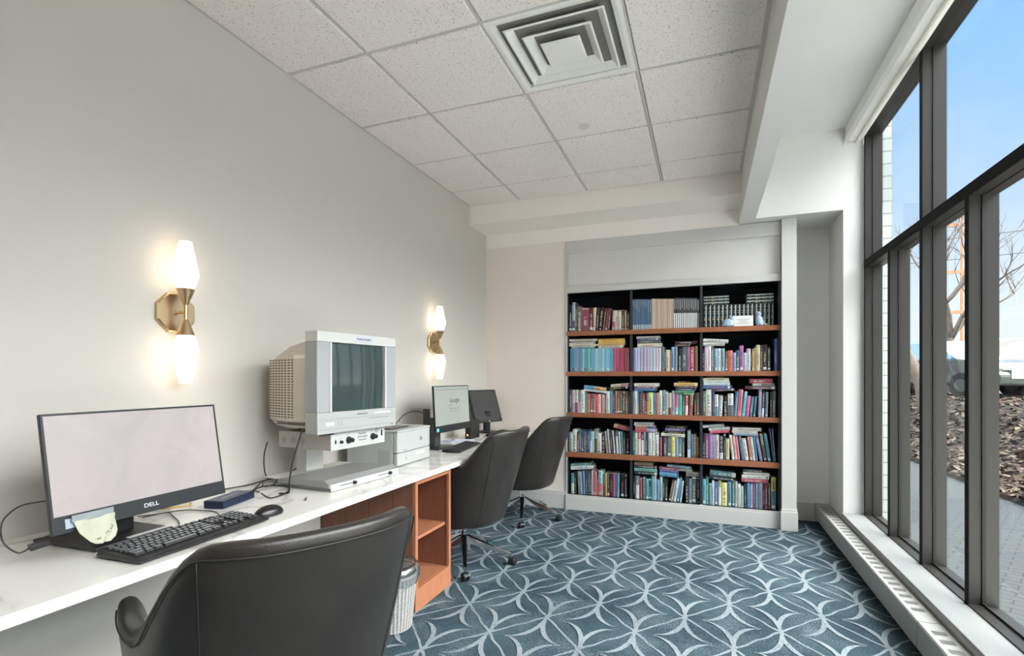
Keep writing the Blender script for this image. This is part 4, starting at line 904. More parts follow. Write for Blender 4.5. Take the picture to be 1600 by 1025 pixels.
for ln in BOOKS.split('\n'):
    q = ln.split(' ', 12 if False else 11)
    big = q[0][0] == 'B'; bay, row = q[0][1], q[0][2]; kind, idx = q[1], int(q[2])
    x, w_, l_ = float(q[3]), float(q[4]), float(q[5]); c1 = rgb(q[6]); c2 = rgb(q[7]) if q[7] != '-' else None
    fr, ang = float(q[8]), float(q[9]); tail = q[10:]
    base = float(tail[0]); label = tail[1] if len(tail) > 1 else None
    rnd = random.Random(ln[:40])
    if idx == 0 or (bay, row, kind) != prev_key: prev_end = -9
    prev_key = (bay, row, kind)
    key = bay+row
    yf = 4.745 if key == '31' else 4.696 if row in '123' else 4.712
    d = (.135+.05*rnd.random()); yj = yf+.006*rnd.random()
    zs = ZS[int(row)][1]+.0008
    if kind == 'u':
        st = ''
        if key == '31': st = 'volume'
        elif key == '21': st = 'journal' if idx < 10 else 'tan' if idx < 22 else 'half'; yj = yf
        elif key == '12': st = 'thin'; yj = yf
        elif key == '22' and idx < 10: st = 'pale'; yj = yf
        x = max(x, prev_end+.0004) if ang == 0 else x
        w = w_-.0006; 
        x0, x1 = BAYS[int(bay)]
        x = max(x, x0+.0005); w = min(w, x1-x-.0005)
        th = R(ang); h = l_
        if ang == 0: loc = (x, yj, zs); prev_end = x+w
        elif ang > 0: loc = (x+w_/math.cos(th)-w*math.cos(th), yj, zs+w*math.sin(th))
        else: loc = (x, yj, zs)
        rot = (0, th, 0); args = (w, h, d, c1, c2, fr, False, rnd, st)
    else:
        th = R(-ang); L = w_; t = l_-.0004; z = base+.0008+abs(math.sin(th))*L*.30
        x0, x1 = BAYS[int(bay)]
        L = min(L, x1-x-.004); x = max(x, x0+.003)
        yj = yf-.004+.006*rnd.random(); d = .13+.04*rnd.random()
        cx = x+L/2; loc = (cx-L/2*math.cos(th), yj, z+L/2*math.sin(th)); rot = (0, th, 0)
        args = (t, L, d, c1, c2, fr, True, rnd, 'volume' if key == '31' else '')
    if big:
        mb = MB(); book_geo(mb, *args); o = mb.build('book', BK, loc=loc, rot=rot)
        tag(o, label, 'book', 'library books on the %s shelf, %s bay' % (ROWN[row], BAYN[bay]))
        if bay+row == '35' and kind == 'u' and x > .50:
            text('GIANT', .021, mat('title_blue', (.02, .10, .30), .5), o, (w*.48, -.0012, h*.72), (PI/2, PI/2, 0), name='title', sx=1.5)
    else:
        M = Matrix.Translation(loc) @ Matrix.Rotation(th, 4, 'Y'); book_geo(rest, *args, M=M)
o = rest.build('small_books', BK); tag(o, 'thinnest books and journals filled in between the others on the bookcase shelves', 'books', kind='stuff')

# ---- cats and card on the top shelf
CER = mat('blue_white_ceramic', (.42, .55, .72), .25, var=.35, vs=60)
def cat(x, face, label, crouch):
    s = 1.0
    o = MB()
    z0 = 0
    if crouch: body = [(.026, 0), (.036, .012), (.036, .035), (.028, .052), (.012, .060)]
    else: body = [(.022, 0), (.031, .012), (.029, .040), (.021, .066), (.013, .078)]
    rings = []
    for k, (r, z) in enumerate(body):
        lean = (.010*z/.08)*face
        rings.append([(lean+r*(1.15 if crouch else .95)*math.cos(2*PI*j/16), r*.8*math.sin(2*PI*j/16), z) for j in range(16)])
    o.loft(rings)
    hx = (.026 if crouch else .010)*face; hz = .062 if crouch else .090
    hr = .0185
    o.loft([[(hx+hr*math.sin(PI*i/8)*math.cos(2*PI*j/14)*1.08, hr*.95*math.sin(PI*i/8)*math.sin(2*PI*j/14), hz-hr*.92*math.cos(PI*i/8)) for j in range(14)] for i in range(9)])
    for e_ in (-1, 1): o.lathe([(.0065, 0), (.0045, .008), (.0008, .016)], 8, c=(hx+e_*.0115, 0, hz+.012))
    o.lathe([(.001, -.008), (.006, -.004), (.006, .003), (.001, .006)], 8, c=(hx, -.0165, hz-.004))
    for e_ in (-1, 1): o.loft([[(hx*.5+e_*.012+.007*math.cos(a), -.024+.010*math.sin(a), z) for a in [2*PI*j/8 for j in range(8)]] for z in (0, .008)])
    o.tube([(-.030*face, .006, .008), (-.042*face, -.004, .010), (-.038*face, -.016, .010), (-.024*face, -.024, .008)], [.005, .0048, .004, .002], 8, smooth=3)
    ob = o.build('cat_figurine', CER, loc=(x, 4.708, 1.6635), smooth=True, subsurf=1)
    ob.scale = (1.2, 1.1, 1.12)
    tag(ob, label, 'figurine', 'ceramic cats on the top shelf')
    ey = MB()
    for e_ in (-1, 1): ey.lathe([(.0022, -.001), (.0022, .001)], 8, M=Matrix.Translation((hx+e_*.0065, -.0172, hz+.003)) @ Matrix.Rotation(PI/2, 4, 'X'))
    ey.build('eyes', mat('eye_glaze', (.02, .03, .06), .2), ob)
cat(.178, 1, 'crouching blue and white ceramic cat left of the white card on the top shelf', True)
cat(.427, -1, 'upright blue and white ceramic cat with pointed ears right of the white card', False)
o = BX(-.076, .076, -.001, .001, 0, .088).build('card_sign', mat('white_card', (.78, .79, .78), .5), loc=(.297, 4.690, 1.6645), rot=(R(-7), 0, 0))
tag(o, 'white printed card propped between the two ceramic cats on the top shelf', 'sign')
f = MB()
for z, a in ((.070, .010), (.058, .052), (.051, .044), (.043, .036), (.035, .028), (.026, .052), (.018, .046)): f.box(-a, a, -.0014, -.0011, z, z+.0022)
f.build('print', mat('grey_print', (.25, .25, .26), .6), o)

# ================================================================ DESK
def quartz():
    m = bpy.data.materials.new('quartz'); m.use_nodes = True; t = m.node_tree; b = t.nodes['Principled BSDF']; b.inputs['Roughness'].default_value = .16
    tc = nd(t, 'ShaderNodeTexCoord'); mp = nd(t, 'ShaderNodeMapping'); mp.inputs['Rotation'].default_value = (0, 0, R(35)); t.links.new(tc.outputs['Object'], mp.inputs[0])
    n = nd(t, 'ShaderNodeTexNoise', i_Scale=1.5, i_Detail=5.0, i_Distortion=1.3); t.links.new(mp.outputs[0], n.inputs['Vector'])
    r = nd(t, 'ShaderNodeValToRGB'); t.links.new(n.outputs['Fac'], r.inputs[0]); e = r.color_ramp.elements
    e[0].position = .465; e[0].color = (.74, .725, .70, 1); e[1].position = .535; e[1].color = (.74, .725, .70, 1)
    q = e.new(.49); q.color = (.60, .58, .56, 1); q = e.new(.5); q.color = (.50, .48, .46, 1); q = e.new(.512); q.color = (.66, .64, .62, 1)
    t.links.new(r.outputs[0], b.inputs['Base Color']); MT['quartz'] = m; return m
QZ = quartz()
o = BX(XL+.001, -1.395, -.9, 4.665, .697, .727).build('worktop', QZ, bevel=.002); tag(o, 'long white quartz worktop with grey veins along the left wall', 'worktop')
# cabinet carrying the worktop
cb = empty('desk_cabinet', (-1.73, 2.53, 0)); tag(cb, 'open cherry wood cabinet with two shelves under the white worktop', 'cabinet')
CW = mat('cherry_veneer', (.36, .145, .075), .4, var=.14, vs=10, stretch=(6, 6, 1)); CI = mat('cherry_shaded', (.20, .075, .045), .45, var=.12, vs=8, stretch=(6, 6, 1))  # second cherry is a darker copy with the under-desk shade painted in
def cpart(n, m, x0, x1, y0, y1, z0, z1): return BX(x0+1.73, x1+1.73, y0-2.53, y1-2.53, z0, z1).build(n, m, cb, bevel=.001)
f = MB(); f.box(-.30, .295, -.202, -.184, .0, .696)
for k in (-.13, .02, .17): f.box(k-.0015, k+.0015, -.2025, -.202, .01, .69, 1)
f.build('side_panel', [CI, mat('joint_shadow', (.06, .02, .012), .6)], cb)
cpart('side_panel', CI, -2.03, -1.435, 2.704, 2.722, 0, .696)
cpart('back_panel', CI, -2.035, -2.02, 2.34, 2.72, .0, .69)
cpart('face_stile', CW, -1.436, -1.418, 2.328, 2.352, .002, .696); cpart('face_stile', CW, -1.436, -1.418, 2.700, 2.724, .002, .696)
cpart('face_rail', CW, -1.436, -1.419, 2.352, 2.700, .668, .696); cpart('face_rail', CW, -1.436, -1.419, 2.352, 2.700, .002, .118)
cpart('shelf', CW, -2.02, -1.445, 2.348, 2.704, .362, .380); cpart('cabinet_floor', CW, -2.02, -1.437, 2.348, 2.704, .100, .118)

# ---- waste basket
t = empty('waste_basket', (-1.452, 2.165, 0)); tag(t, 'grey woven waste basket with a clear plastic liner beside the cabinet', 'waste basket')
f = MB(); n = 36
for k in range(n):
    a = 2*PI*k/n; f.tube([(.092*math.cos(a), .092*math.sin(a), .004), (.118*math.cos(a), .118*math.sin(a), .265)], .0042, 5)
for k in range(13):
    z = .008+.0205*k; r = .092+.026*z/.265; f.lathe([(r-.003, z-.0016), (r+.0035, z), (r-.003, z+.0016)], 30, caps=False)
f.lathe([(.088, .003), (.112, .262), (.116, .262), (.091, .003)], 30, caps=False); f.lathe([(.088, .003), (.088, .006)], 30)
f.build('basket', mat('grey_wicker', (.36, .36, .35), .6), t)
f = MB(); f.lathe([(.118, .262), (.126, .262), (.126, .274), (.118, .274)], 30, caps=False); f.build('rim', mat('grey_wicker', (0, 0, 0)), t)
f = MB(); rr = random.Random(3); rings = []
for r, z in ((.124, .225), (.131, .25), (.130, .285), (.126, .305), (.112, .318), (.108, .29), (.106, .2)):
    rings.append([((r+.006*rr.random())*math.cos(2*PI*j/40), (r+.006*rr.random())*math.sin(2*PI*j/40), z+.008*rr.random()) for j in range(40)])
f.loft(rings, caps=False); f.build('liner', glass('plastic_film', 1.45, (.86, .88, .9), .25, boost=4.0), t, smooth=True)

# ================================================================ WALL LAMPS
BRASS = mat('brushed_brass', (.55, .40, .24), .33, metal=1, bump=.05, bs=90)
SHD = mat('lit_opal_glass', (1, .95, .86), .4, emit=2.5, ecol=(1, .83, .60))
def sconce(label):
    t = empty('wall_sconce'); tag(t, label, 'wall lamp', 'brass wall sconces')
    f = MB(); f.lathe([(.086, 0), (.086, .014), (.080, .018)], 8, ph=PI/8, M=Matrix.Rotation(PI/2, 4, 'Y')); f.build('backplate', BRASS, t)
    f = MB(); f.tube([(.017, 0, 0), (.067, 0, 0)], .0055, 10); f.lathe([(.012, .017), (.012, .021)], 14, M=Matrix.Rotation(PI/2, 4, 'Y')); f.build('arm', BRASS, t)
    f = MB(); f.lathe([(.0085, -.036), (.0085, .036)], 16, c=(.067, 0, 0)); f.build('stem', BRASS, t)
    for s in (1, -1):
        f = MB(); f.lathe([(.0095, s*.030), (.034, s*.094), (.031, s*.0945)], 24, c=(.067, 0, 0)); f.build('socket_cone', BRASS, t, auto=40)
        f = MB(); f.lathe([(.032, s*.0945), (.0495, s*.150), (.050, s*.156), (.0235, s*.284), (.021, s*.287)], 8, c=(.067, 0, 0), ph=PI/8); f.build('glass_shade', SHD, t, bevel=.003)
    return t
s1 = sconce('near brass wall sconce with two lit tapered glass shades above the near worktop'); s1.location = (XL, 1.476, 1.499)
s2 = copy_tree(s1); s2['label'] = 'far brass wall sconce with two lit tapered glass shades near the room corner'; s2.location = (XL, 3.60, 1.511)

# ================================================================ MONITORS
SCR = mat('grey_lit_screen', (.36, .36, .37), .28, emit=.16, ecol=(.9, .86, .88))
def screen_mat(name, c, em, ec, var):
    m = bpy.data.materials.new(name); m.use_nodes = True; t = m.node_tree; b = t.nodes['Principled BSDF']; b.inputs['Roughness'].default_value = .25; b.inputs['Base Color'].default_value = (*c, 1)
    tc = nd(t, 'ShaderNodeTexCoord'); n = nd(t, 'ShaderNodeTexNoise', i_Scale=5.0, i_Detail=6.0, i_Roughness=.6, i_Distortion=.8); t.links.new(tc.outputs['Object'], n.inputs['Vector'])
    r = nd(t, 'ShaderNodeValToRGB'); t.links.new(n.outputs['Fac'], r.inputs[0]); r.color_ramp.elements[0].position = .35; r.color_ramp.elements[1].position = .65
    r.color_ramp.elements[0].color = (*[x*(1-var) for x in ec], 1); r.color_ramp.elements[1].color = (*ec, 1)
    t.links.new(r.outputs[0], b.inputs['Emission Color']); b.inputs['Emission Strength'].default_value = em; MT[name] = m; return m
def monitor(name, label, x, y, z, az, tilt, w, h, bez, chin, scr, mats_body, thick=.028):
    t = empty(name, (x, y, .727), az); tag(t, label, 'monitor', None)
    hd = empty('head', (0, 0, z-.727)); hd.parent = t; hd.rotation_euler = (0, -tilt, 0)
    f = MB(); f.box(-.012, 0, -w/2, w/2, 0, h); f.box(-thick, -.012, -w/2+.03, w/2-.03, .02, h-.03)
    hd_ = f.build('housing', mats_body, t, bevel=.002, loc=(0, 0, z-.727), rot=(0, -tilt, 0))
    bpy.data.objects.remove(hd)
    s = BX(.0002, .0008, -w/2+bez, w/2-bez, chin, h-bez).build('screen', scr, hd_)
    b = MB()
    e = .0025
    b.box(0, e, -w/2, w/2, h-bez, h); b.box(0, e, -w/2, w/2, 0, chin); b.box(0, e, -w/2, -w/2+bez, chin, h-bez); b.box(0, e, w/2-bez, w/2, chin, h-bez)
    b.build('bezel', mat('bezel_black', (.018, .020, .023), .35), hd_, bevel=.0006)
    return t, hd_
BODY = mat('monitor_black', (.012, .012, .013), .4)
m1s = screen_mat('bright_screen_cloudy', (.10, .095, .095), .30, (.98, .87, .86), .16)
t, hd = monitor('monitor', 'large wide black monitor with a pale lit screen nearest the camera', -1.606, 1.093, .819, R(2.3), R(9.6), .532, .322, .006, .046, m1s, BODY)
text('DELL', .017, mat('silver_ink', (.75, .76, .78), .3), hd, (.0028, -.002, .022), FX, name='maker_mark', sx=1.25)
BX(.0022, .003, -.236, -.205, .010, .036).build('asset_sticker', mat('pale_sticker', (.33, .38, .46), .5), hd)
f = MB(); f.box(-.33, -.05, -.130, .108, .001, .012); f.build('stand_base', BODY, t, bevel=.003)
f = MB(); f.box(-.19, -.15, -.05, .05, .010, .30); f.box(-.16, -.05, -.045, .045, .17, .25); f.build('stand_neck', BODY, t, bevel=.004)
BX(-.075, -.056, -.03, .105, .0121, .0126).build('base_label', mat('label_paper', (.55, .52, .56), .5), t)
# paper note taped on its lower edge
PAPER = mat('cream_paper', (.46, .46, .36), .7)
def note_mesh():
    f = MB(); rows = []
    prof = [(-.052, .052, .0), (-.050, .053, .016), (-.044, .058, .034), (-.028, .058, .052), (-.014, .048, .066), (.0, .030, .076)]
    for i, (a, b, d) in enumerate(prof):
        rows.append([(.006+.10*d+.006*math.sin(j*1.1+i), a+(b-a)*j/8, -d) for j in range(9)])
    vs = [p for r in rows for p in r]+[(p[0]-.0012, p[1], p[2]) for r in rows for p in r]; n = 9; k = len(rows)*9; fs = []
    for i in range(len(rows)-1):
        for j in range(8):
            a = i*n+j; fs += [(a, a+1, a+n+1, a+n), (k+a, k+a+n, k+a+n+1, k+a+1)]
    f.add(vs, fs); return f
nt_ = note_mesh().build('paper_note', PAPER, smooth=True, loc=(-1.600, .925, .846), rot=(0, R(-4), R(2.3))); tag(nt_, 'crumpled cream paper note hanging from the lower left edge of the large monitor', 'note')
f = MB()
for i in range(7): f.box(.0078+.0012*i, .0082+.0012*i, -.040+.004*i, .045, -.012-.0075*i, -.0126-.0075*i)
f.build('ruled_lines', mat('ruled_line', (.50, .52, .46), .7), nt_)
BX(.0045, .0075, -.056, .050, -.002, .016).build('adhesive_tape', mat('frosted_tape', (.26, .29, .31), .35), nt_)
f = MB()
for a, b, c, d in ((-.002, -.064, .008, -.058), (-.002, -.058, .008, -.064), (.020, -.052, .026, -.046), (.026, -.046, .03, -.05), (.034, -.044, .040, -.036), (.04, -.036, .036, -.03)): f.tube([(.0165, a, b), (.0165, c, d)], .0006, 4)
f.build('handwriting', mat('ink', (.04, .04, .04), .6), nt_)

# second screen with the search page
t, hd = monitor('monitor', 'black monitor beside the printer showing a pale search page', -1.724, 3.361, .845, R(-1.7), R(3.3), .52, .33, .006, .050, screen_mat('search_page', (.20, .215, .20), .13, (.80, .86, .80), .03), BODY)
INK = mat('screen_ink', (.04, .045, .045), .5)
text('Google', .050, INK, hd, (.0011, .03, .222), FX, name='page_word')
f = MB()
for k in range(4): f.box(.0009, .0012, -.045+.038*k, -.030+.038*k, .158, .168)
f.box(.0009, .0012, -.06, .0, .186, .190); f.box(.0009, .0012, -.06, .09, .142, .1445); f.box(.0009, .0012, -.254, .254, .300, .3035)
f.build('page_marks', mat('page_grey', (.13, .14, .14), .6), hd)
f = MB(); f.box(.0022, .0035, -.243, -.215, .012, .034); f.build('status_light', mat('blue_light', (.1, .45, .6), .4, emit=.5), hd)
f = MB(); f.box(-.26, .0, -.22, .02, .001, .012); f.build('stand_base', BODY, t, bevel=.003)
f = MB(); f.box(-.12, -.07, -.15, -.07, .010, .22); f.box(-.08, -.02, -.15, -.07, .13, .20); f.build('stand_neck', mat('stand_grey', (.05, .052, .055), .4), t, bevel=.004)
BX(-.10, -.05, -.262, -.247, .012, .29).build('side_unit', BODY, t, bevel=.003)
# third screen
t, hd = monitor('monitor', 'smaller dark switched-off monitor tilted back near the room corner', -1.862, 4.348, .822, R(-16), R(17.5), .38, .31, .016, .018, mat('dark_screen', (.035, .037, .038), .5), BODY, .05)
BX(.0023, .0032, -.008, .008, .006, .013).build('maker_mark', mat('silver_ink', (0, 0, 0)), hd)
f = MB(); f.box(-.10, .07, -.09, .09, .001, .014); f.box(-.055, -.015, -.03, .03, .010, .20); f.build('stand', BODY, t, bevel=.004)

# small computer
t = empty('mini_computer', (-1.822, 3.80, .727)); tag(t, 'slim upright black mini computer with an orange light right of the search page monitor', 'computer')
BX(-.024, .024, 0, .18, .001, .155).build('case', BODY, t, bevel=.003)
BX(-.006, .002, -.0012, 0, .028, .040).build('power_light', mat('orange_light', (1, .35, .08), .4, emit=4), t)

# ---- keyboards
def keyboard(L, D, keys=True):
    t = empty('keyboard')
    f = MB(); f.loft([[(-D/2, -L/2, .004), (D/2, -L/2, .004), (D/2, L/2, .004), (-D/2, L/2, .004)], [(-D/2-.002, -L/2-.003, .012), (D/2+.003, -L/2-.003, .009), (D/2+.003, L/2+.003, .009), (-D/2-.002, L/2+.003, .012)],
                      [(-D/2+.003, -L/2+.002, .024), (D/2-.003, -L/2+.002, .014), (D/2-.003, L/2-.002, .014), (-D/2+.003, L/2-.002, .024)], [(-D/2+.01, -L/2+.008, .0245), (D/2-.012, -L/2+.008, .0155), (D/2-.012, L/2-.008, .0155), (-D/2+.01, L/2-.008, .0245)]])
    f.build('body', BLACK, t, bevel=.0012)
    f = MB(); f.box(-D/2+.01, -D/2+.03, -L/2+.02, -L/2+.04, .001, .006); f.box(-D/2+.01, -D/2+.03, L/2-.04, L/2-.02, .001, .006); f.box(D/2-.03, D/2-.01, -L/2+.02, -L/2+.04, .001, .006); f.box(D/2-.03, D/2-.01, L/2-.04, L/2-.02, .001, .006); f.build('feet', BLACK, t)
    return t
KT = mat('key_top_sheen', (.19, .21, .23), .25, spec=.9)  # sheen on the black key tops painted in as grey
KS = mat('key_side', (.008, .008, .009), .5)
kb = keyboard(.452, .165); kb.location = (-1.518, 1.160, .727); kb.rotation_euler = (0, 0, R(2.5)); tag(kb, 'black full size keyboard with glossy keys in front of the large monitor', 'keyboard')
def keymesh(w):
    f = MB(); d = .0165; f.loft([[(-d/2, -w/2, 0), (d/2, -w/2, 0), (d/2, w/2, 0), (-d/2, w/2, 0)], [(-d/2+.002, -w/2+.002, .0068), (d/2-.003, -w/2+.002, .0068), (d/2-.003, w/2-.002, .0068), (-d/2+.002, w/2-.002, .0068)]])
    k = len(f.f); f.m[-1] = 1
    return f
KM = {}
def key(x, y, wd):
    wk = round(wd, 4)
    z = .0150+.0098*(.0825-x)/.165
    if wk not in KM:
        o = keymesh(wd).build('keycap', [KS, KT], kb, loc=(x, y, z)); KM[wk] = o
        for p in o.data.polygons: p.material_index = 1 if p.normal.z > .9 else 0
    else:
        o = KM[wk].copy(); COL.objects.link(o); o.parent = kb; o.location = (x, y, z)
U = .0188
rows = [[1]*13, [1]*13+[2], [1.5]+[1]*12+[1.5], [1.75]+[1]*11+[2.25], [2.25]+[1]*10+[2.75], [1.5, 1.25, 1.25, 5.5, 1.25, 1.25, 1.5]]
xs = [-.064, -.040, -.0205, -.001, .0185, .038]
for x, r in zip(xs, rows):
    y = -.214
    sc = 14.95/sum(r) if len(r) < 13 else (15/13 if r == [1]*13 and x == xs[0] else 15/sum(r))
    for u in r:
        key(x, y+u*U*sc/2, u*U*sc*.93-.0006); y += u*U*sc
    y = .076
    if x != xs[3] and x != xs[4]:
        for k in range(3): key(x, y+U*(k+.5), U*.93-.0006)
    if x == xs[4]: key(x, y+U*1.5, U*.93-.0006)
    if x != xs[0]:
        y = .139
        for k in range(4):
            if x == xs[5] and k == 1: continue
            key(x, y+U*(k+.5), U*.93-.0006)
def simple_keyboard(L, D, label, loc, rz):
    t = keyboard(L, D); t.location = loc; t.rotation_euler = (0, 0, rz); tag(t, label, 'keyboard')
    f = MB()
    for i in range(5):
        for j in range(18):
            x = -D/2+.025+i*.022; y = -L/2+.025+j*(L-.05)/17; f.box(x-.008, x+.008, y-.009, y+.009, .019-.0015*i, .0265-.0018*i)
    f.build('keys', mat('matte_keys', (.022, .023, .026), .5), t)
simple_keyboard(.50, .13, 'plain black keyboard lying in front of the search page monitor', (-1.735, 3.325, .740), R(8)) if False else simple_keyboard(.47, .125, 'plain black keyboard lying in front of the search page monitor', (-1.625, 3.30, .727), R(7))
simple_keyboard(.42, .13, 'black keyboard by the corner monitor seen just above a chair back', (-1.70, 4.22, .727), R(4))

# ---- mouse
f = MB(); rings = []
for i in range(9):
    th = PI/2*i/8; rings.append([(.031*math.cos(2*PI*j/20)*math.cos(th)*1.0, .056*math.sin(2*PI*j/20)*math.cos(th), .004+.034*math.sin(th)**.9) for j in range(20)])
f.loft([[(p[0]*.94, p[1]*.94, .0005) for p in rings[0]]]+rings)
o = f.build('mouse', mat('mouse_black', (.012, .011, .011), .25), smooth=True, loc=(-1.503, 1.447, .727), rot=(0, 0, R(-12))); tag(o, 'black wired computer mouse at the right end of the near keyboard', 'mouse')
w_ = MB(); w_.lathe([(.007, -.003), (.0075, 0), (.007, .003)], 14, M=Matrix.Translation((0, -.030, .027)) @ Matrix.Rotation(PI/2, 4, 'Y')); w_.build('scroll_wheel', DGREY, o)

# ---- blue dock
t = empty('docking_station', (-1.792, 1.530, .727), R(13.5)); tag(t, 'small dark blue metal docking station on the worktop behind the mouse', 'dock')
BX(-.042, .042, -.096, .096, .002, .032).build('case', mat('navy_metal', (.022, .032, .075), .32, metal=.5), t, bevel=.0035)
f = MB()
for y in (-.005, .030, .055, .075): f.box(.0418, .0424, y-.005, y+.005, .014, .019)
f.build('ports', DARKV, t)
f = MB(); f.box(-.004, .002, -.045, .045, .0321, .0324); f.build('lettering', mat('grey_ink', (.30, .33, .42), .5), t)

# ---- cables
def cable(pts, r, label, m=BLACK, sm=8, name='cable'):
    f = MB(); f.tube(pts, r, 8, smooth=sm); o = f.build(name, m, smooth=True); tag(o, label, 'cable'); return o
cable([(-1.640,.855,.905),(-1.720,.826,.891),(-1.740,.800,.866),(-1.740,.788,.838),(-1.720,.785,.800),(-1.71,.81,.768),(-1.700,.83,.776)], .0022, 'thin black cable looping out left of the large monitor')
o = BX(-.012, .012, 0, .045, -.008, .008).build('usb_plug', BLACK, loc=(-1.700, .828, .776), bevel=.003, rot=(R(8), 0, R(-10))); tag(o, 'black plug at the lower left corner of the large monitor', 'plug')
cable([(-1.95,1.34,.733),(-1.99,1.50,.732),(-2.02,1.68,.732),(-1.998,1.80,.732),(-2.01,1.90,.732),(-2.01,1.99,.734),(-1.99,2.06,.752),(-1.95,2.10,.79),(-1.92,2.12,.84),(-1.90,2.115,.895)], .0032, 'black cable along the wall from behind the large monitor up to the magnifier')
cable([(-2.02,1.99,.733),(-1.98,1.90,.745),(-1.965,1.865,.80),(-1.955,1.855,.87),(-1.93,1.85,.93)], .0030, 'black cable hanging down the wall side of the magnifier camera box')
cable([(-1.640,1.765,1.012),(-1.650,1.752,.96),(-1.660,1.730,.88),(-1.672,1.722,.80),(-1.680,1.728,.745),(-1.700,1.735,.732),(-1.73,1.72,.732)], .0034, 'black cable hanging from the television down to the worktop')
cable([(-1.756,1.650,.745),(-1.70,1.640,.733),(-1.690,1.69,.733),(-1.715,1.76,.736),(-1.80,1.84,.736),(-1.90,1.80,.734),(-1.87,1.72,.734),(-1.80,1.68,.740)], .0033, 'coiled black cable between the dock and the reading table')
cable([(-1.800,1.625,.748),(-1.86,1.70,.738),(-1.90,1.77,.745),(-1.93,1.82,.752),(-1.87,1.77,.742),(-1.84,1.80,.748),(-1.90,1.88,.76),(-1.98,1.97,.742)], .0030, 'black cable looped behind the dock beside the reading table')
cable([(-1.510,1.392,.742),(-1.530,1.372,.731),(-1.60,1.365,.730),(-1.66,1.375,.730),(-1.72,1.405,.730),(-1.78,1.405,.730),(-1.85,1.385,.730),(-1.88,1.345,.730),(-1.90,1.30,.730),(-1.93,1.26,.730)], .0018, 'thin black mouse cable running behind the near keyboard')
cable([(-1.597,1.165,.745),(-1.61,1.17,.742),(-1.64,1.20,.731),(-1.72,1.262,.731),(-1.80,1.30,.731),(-1.87,1.33,.732),(-1.885,1.295,.732),(-1.89,1.25,.732)], .0020, 'black keyboard cable curving over the worktop behind the near keyboard')
cable([(-1.935,1.47,.733),(-1.89,1.43,.734),(-1.90,1.39,.736),(-1.94,1.35,.734)], .0030, 'short yellow and black cable under the right end of the large monitor', mat('yellow_cable', (.55, .36, .05), .5))
cable([(-1.965,2.93,.90),(-1.970,3.00,.93),(-1.970,3.08,.972),(-1.970,3.22,.990),(-1.970,3.36,.958),(-1.970,3.45,.88),(-1.965,3.50,.80),(-1.96,3.51,.736)], .0035, 'black cable arching over from the printer to behind the second monitor')
cable([(-1.95,3.50,.731),(-1.88,3.62,.731),(-1.93,3.75,.731),(-1.90,3.72,.735),(-1.86,3.60,.735),(-1.92,3.55,.74)], .0025, 'pale blue network cable coiled under the second monitor', mat('blue_cable', (.20, .28, .42), .5))
cable([(-1.845,3.99,.80),(-1.87,4.06,.775),(-1.93,4.20,.79),(-1.95,4.30,.80)], .0022, 'black cable between the mini computer and the corner monitor')
t = empty('stylus', (-1.555, 1.690, .7305), R(40)); tag(t, 'slim black cable end lying on the worktop before the reading table', 'stylus')
f = MB(); f.tube([(0, -.03, .0), (0, .0, 0), (0, .03, 0)], [.002, .0032, .0012], 8); f.build('barrel', BLACK, t)

# ================================================================ READING MAGNIFIER
SILV = mat('silver_plastic', (.36, .365, .36), .42); SILVW = mat('white_plastic', (.50, .50, .485), .38); SPK = mat('speaker_cloth', (.30, .31, .32), .55)
BEIG = mat('warm_lit_shell', (.50, .46, .40), .45)  # tan cast of the light put into the shell's grey
tv = empty('television', (-1.540, 2.030, .984), R(-6)); tag(tv, 'silver tube television with dark glass screen raised above the worktop', 'television')
W2, H2 = .26, .455
f = MB()
sy, z0, z1 = .176, .095, .408
f.box(-.075, 0, -W2, W2, z1, H2, 1); f.box(-.075, 0, -W2, W2, 0, z0, 0)
f.box(-.075, -.0015, -W2, -sy-.012, z0, z1, 2); f.box(-.075, -.0015, sy+.012, W2, z0, z1, 2)
f.box(-.075, .001, -sy-.012, -sy, z0, z1, 1); f.box(-.075, .001, sy, sy+.012, z0, z1, 1)
f.build('front_frame', [SILV, SILVW, SPK], tv, bevel=.003)
f = MB(); rings = []
n = 12
vs = []; fs = []
for i in range(n+1):
    for j in range(n+1):
        y = -sy+2*sy*i/n; z = z0+(z1-z0)*j/n; u, v_ = (2*i/n-1), (2*j/n-1)
        vs.append((-.022+.016*(1-u*u*.6-v_*v_*.4), y, z))
for i in range(n):
    for j in range(n): a = i*(n+1)+j; fs.append((a, a+1, a+n+2, a+n+1))
f.add(vs, fs); f.build('screen', mat('tube_glass', (.035, .055, .055), .06, spec=.8), tv, smooth=True)
f = MB(); f.box(-.03, -.024, -sy, sy, z0, z1); f.build('tube_surround', DARKV, tv)
f = MB()
def sec(x, yh, zt, zb, k=.03):
    return [(x, -yh, zb+k), (x, -yh, zt-k), (x, -yh+k, zt), (x, yh-k, zt), (x, yh, zt-k), (x, yh, zb+k), (x, yh-k, zb), (x, -yh+k, zb)]
f.loft([sec(-.075, .240, .425, .02), sec(-.12, .236, .418, .02), sec(-.25, .222, .395, .015), sec(-.385, .195, .355, .02, .04), sec(-.40, .185, .34, .03, .04)])
f.build('rear_shell', BEIG, tv, bevel=.004)
f = MB()
for c in range(8):
    for r in range(22):
        x = -.372+.026*c; z = .065+.0125*r
        y = -(.195+(x+.385)/.135*.027 if x < -.25 else .222+(x+.25)/.13*.014)-.0006
        f.box(x-.008, x+.004, y-.0008, y+.002, z, z+.0055)
for r in range(5):
    for c in range(12):
        x = -.30+.018*c; f.box(x-.006, x+.005, -.218-.0008-(x+.3)*.1, -.21, .035+.008*r, .039+.008*r) if r < 2 else None
f.build('vent_slots', mat('slot_brown', (.10, .075, .05), .8), tv)
